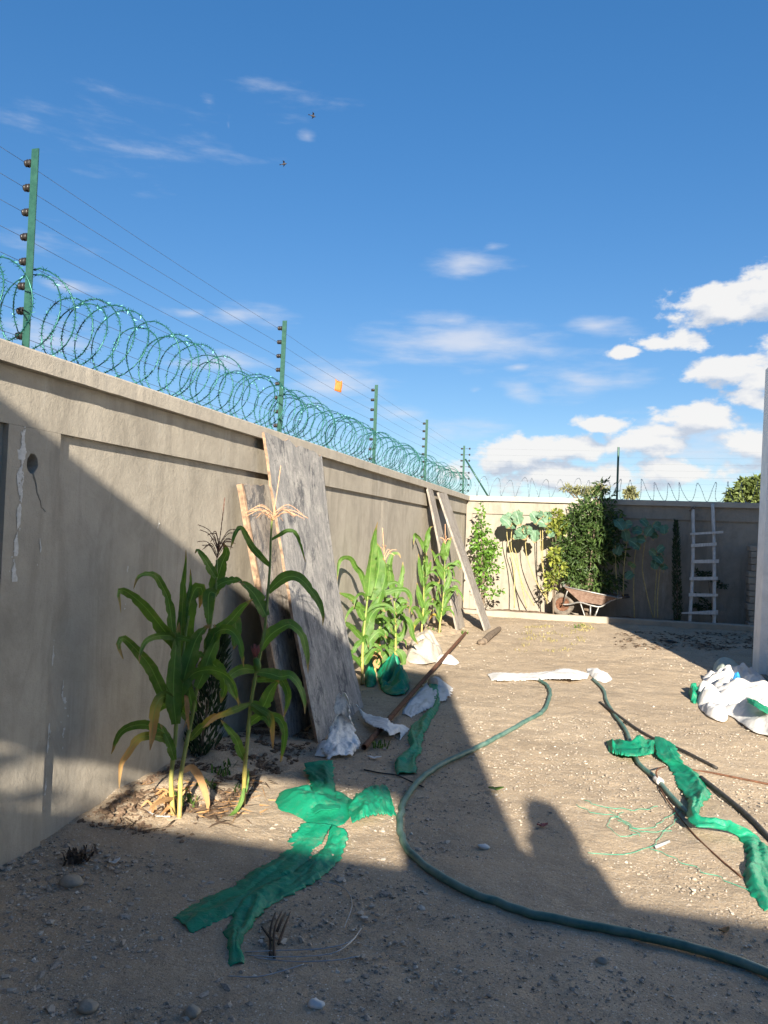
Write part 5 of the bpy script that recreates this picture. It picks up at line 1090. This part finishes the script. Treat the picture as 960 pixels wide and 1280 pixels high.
for dy, in ((WN,), (WF,)):
    b = B(); sgn = -1 if dy < 0 else 1
    b.tube(crom([wp(703, 753.5, sgn * .10), wp(712, 752.5, sgn * .12), wp(724, 749, dy * .8), wp(737, 751.5, dy), wp(749, 752.5, dy), wp(760, 745, dy * 1.05), wp(772, 740, dy * 1.1), wp(781, 738.5, dy * 1.1)], 40), .015, 8); b.out('handle', M_steel, wbw)
    b = B(); b.tube([wp(774, 739.5, dy * 1.1), wp(782.5, 738.3, dy * 1.1)], .02, 8); b.out('grip', M_black, wbw)
    b = B(); b.tube([wp(709, 735, dy), wp(704, 752, sgn * .10)], .011, 6); b.out('wheel_strut', M_steel, wbw)
    b = B(); b.tube(crom([wp(725, 750, dy), wp(732, 769, dy), ], 4), .013, 6); b.tube([wp(747, 752, dy), wp(741, 770, dy)], .013, 6); b.tube([wp(731, 769, dy), wp(742, 769.5, dy)], .013, 6); b.tube([wp(737, 751.5, dy), wp(737, 769, dy)], .014, 6); b.out('leg', M_steel, wbw)

# ------------------------------------------------------------------ ladder
ld = thing('ladder', (bz(878, 14.8)[0], 14.8, .17), 'rough grey pole ladder with nailed rungs leaning on the far wall', 'ladder')
def ly(py): return 15.17 - (py - 633) / 148 * .42
def lp(px, py, dy=0.): return ony(px, py, ly(py) + dy)
for pts in ([(866, 634), (866.5, 655), (866.7, 676), (865.5, 715), (864.6, 740), (863, 760), (862.3, 781)], [(890.6, 630), (892, 662), (892.7, 704), (892.9, 740), (892.7, 785)]):
    b = B(); P = crom([lp(*q) for q in pts], 30); b.tube([p + np.array([.006 * nz(i * .5, 3), 0, 0]) for i, p in enumerate(P)], [.030 + .005 * nz(i * .7, pts[0][0]) for i in range(31)], 9); b.out('stile', M_pole, ld)
for (xa, ya, xb, yb, ra, rb) in ((863, 667.5, 904, 665, 1.3, 1.5), (863.8, 682, 895.5, 680, 2.0, 1.9), (864.6, 702, 898.4, 701.5, 2.0, 2.2), (862, 723.3, 897, 723, 2.0, 2.0), (861, 743.5, 897, 744, 2.1, 1.6), (852, 766.3, 897.3, 765.5, .7, 2.9)):
    b = B(); A, Bq = lp(xa, ya, -.055), lp(xb, yb, -.055); k = dep(A) / F; n = 8; V = []
    for i in range(n + 1):
        p = A + (Bq - A) * i / n; r_ = (ra + (rb - ra) * i / n) * k * (1 + .12 * nz(i * .9, ya)); V += [p + [0, -.018, -r_], p + [0, -.018, r_], p + [0, .018, r_], p + [0, .018, -r_]]
    b.add(V, [(i * 4 + q, (i + 1) * 4 + q, (i + 1) * 4 + (q + 1) % 4, i * 4 + (q + 1) % 4) for i in range(n) for q in range(4)] + [(0, 1, 2, 3), tuple(n * 4 + q for q in (3, 2, 1, 0))])
    b.out('rung', M_pole, ld, False)
b = B(); p = lp(866, 635); b.tube([p + [-.01, -.03, 0], p + [-.06, -.04, -.06]], [.02, .012], 6); b.tube([p + [-.01, -.02, .02], p + [.03, -.03, -.02]], [.02, .015], 6); b.out('tie', M_bark, ld)

# ------------------------------------------------------------------ stack of blocks in the dark gap beside the house
st = thing('block_stack', (2.74, 15.0, .15), 'dark stack of rough blocks against the far wall beside the house', 'blocks')
rg = random.Random(9); z = .15
for i in range(13):
    h = rg.uniform(.10, .13); dx = rg.uniform(-.025, .025); b = B(); b.box((2.54 + dx, 14.85, z), (2.92 + dx, 15.15, z + h - .008)); bevel(b.out('block', M_kerb if i % 3 else M_stone, st, False), .012); z += h

# ------------------------------------------------------------------ birds
for (px, py, lab, a) in ((391, 145, 'small dark bird flying high, the upper of two', .4), (355, 205, 'small dark bird gliding lower in the sky, left of the other', -.5)):
    c = ony(px, py, 38); t = thing('bird', c, lab, 'bird', 'birds in the sky'); b = B(); d = np.array([math.cos(a), .35, -.25 * math.copysign(1, a)]); d = nrm(d)
    b.tube([c - d * .15, c - d * .08, c + d * .02, c + d * .10, c + d * .15], [.012, .035, .05, .035, .012], 8); b.out('body', M_bird, t)
    s = nrm(np.cross(d, [0, .3, 1])); u = np.cross(s, d)
    for sg in (-1, 1):
        b = B(); q = [c + d * .05, c - d * .04, c + s * sg * .12 - d * .03 + u * .05, c + s * sg * .13 + d * .06 + u * .06, c + s * sg * .26 - d * .05 + u * .03]
        b.add(q, [(0, 1, 2, 3), (3, 2, 4)]); solid(b.out('wing', M_bird, t, False), .008)
    b = B(); b.add([c - d * .13, c - d * .24 + s * .05, c - d * .24 - s * .05], [(0, 1, 2)]); solid(b.out('tail', M_bird, t, False), .006)
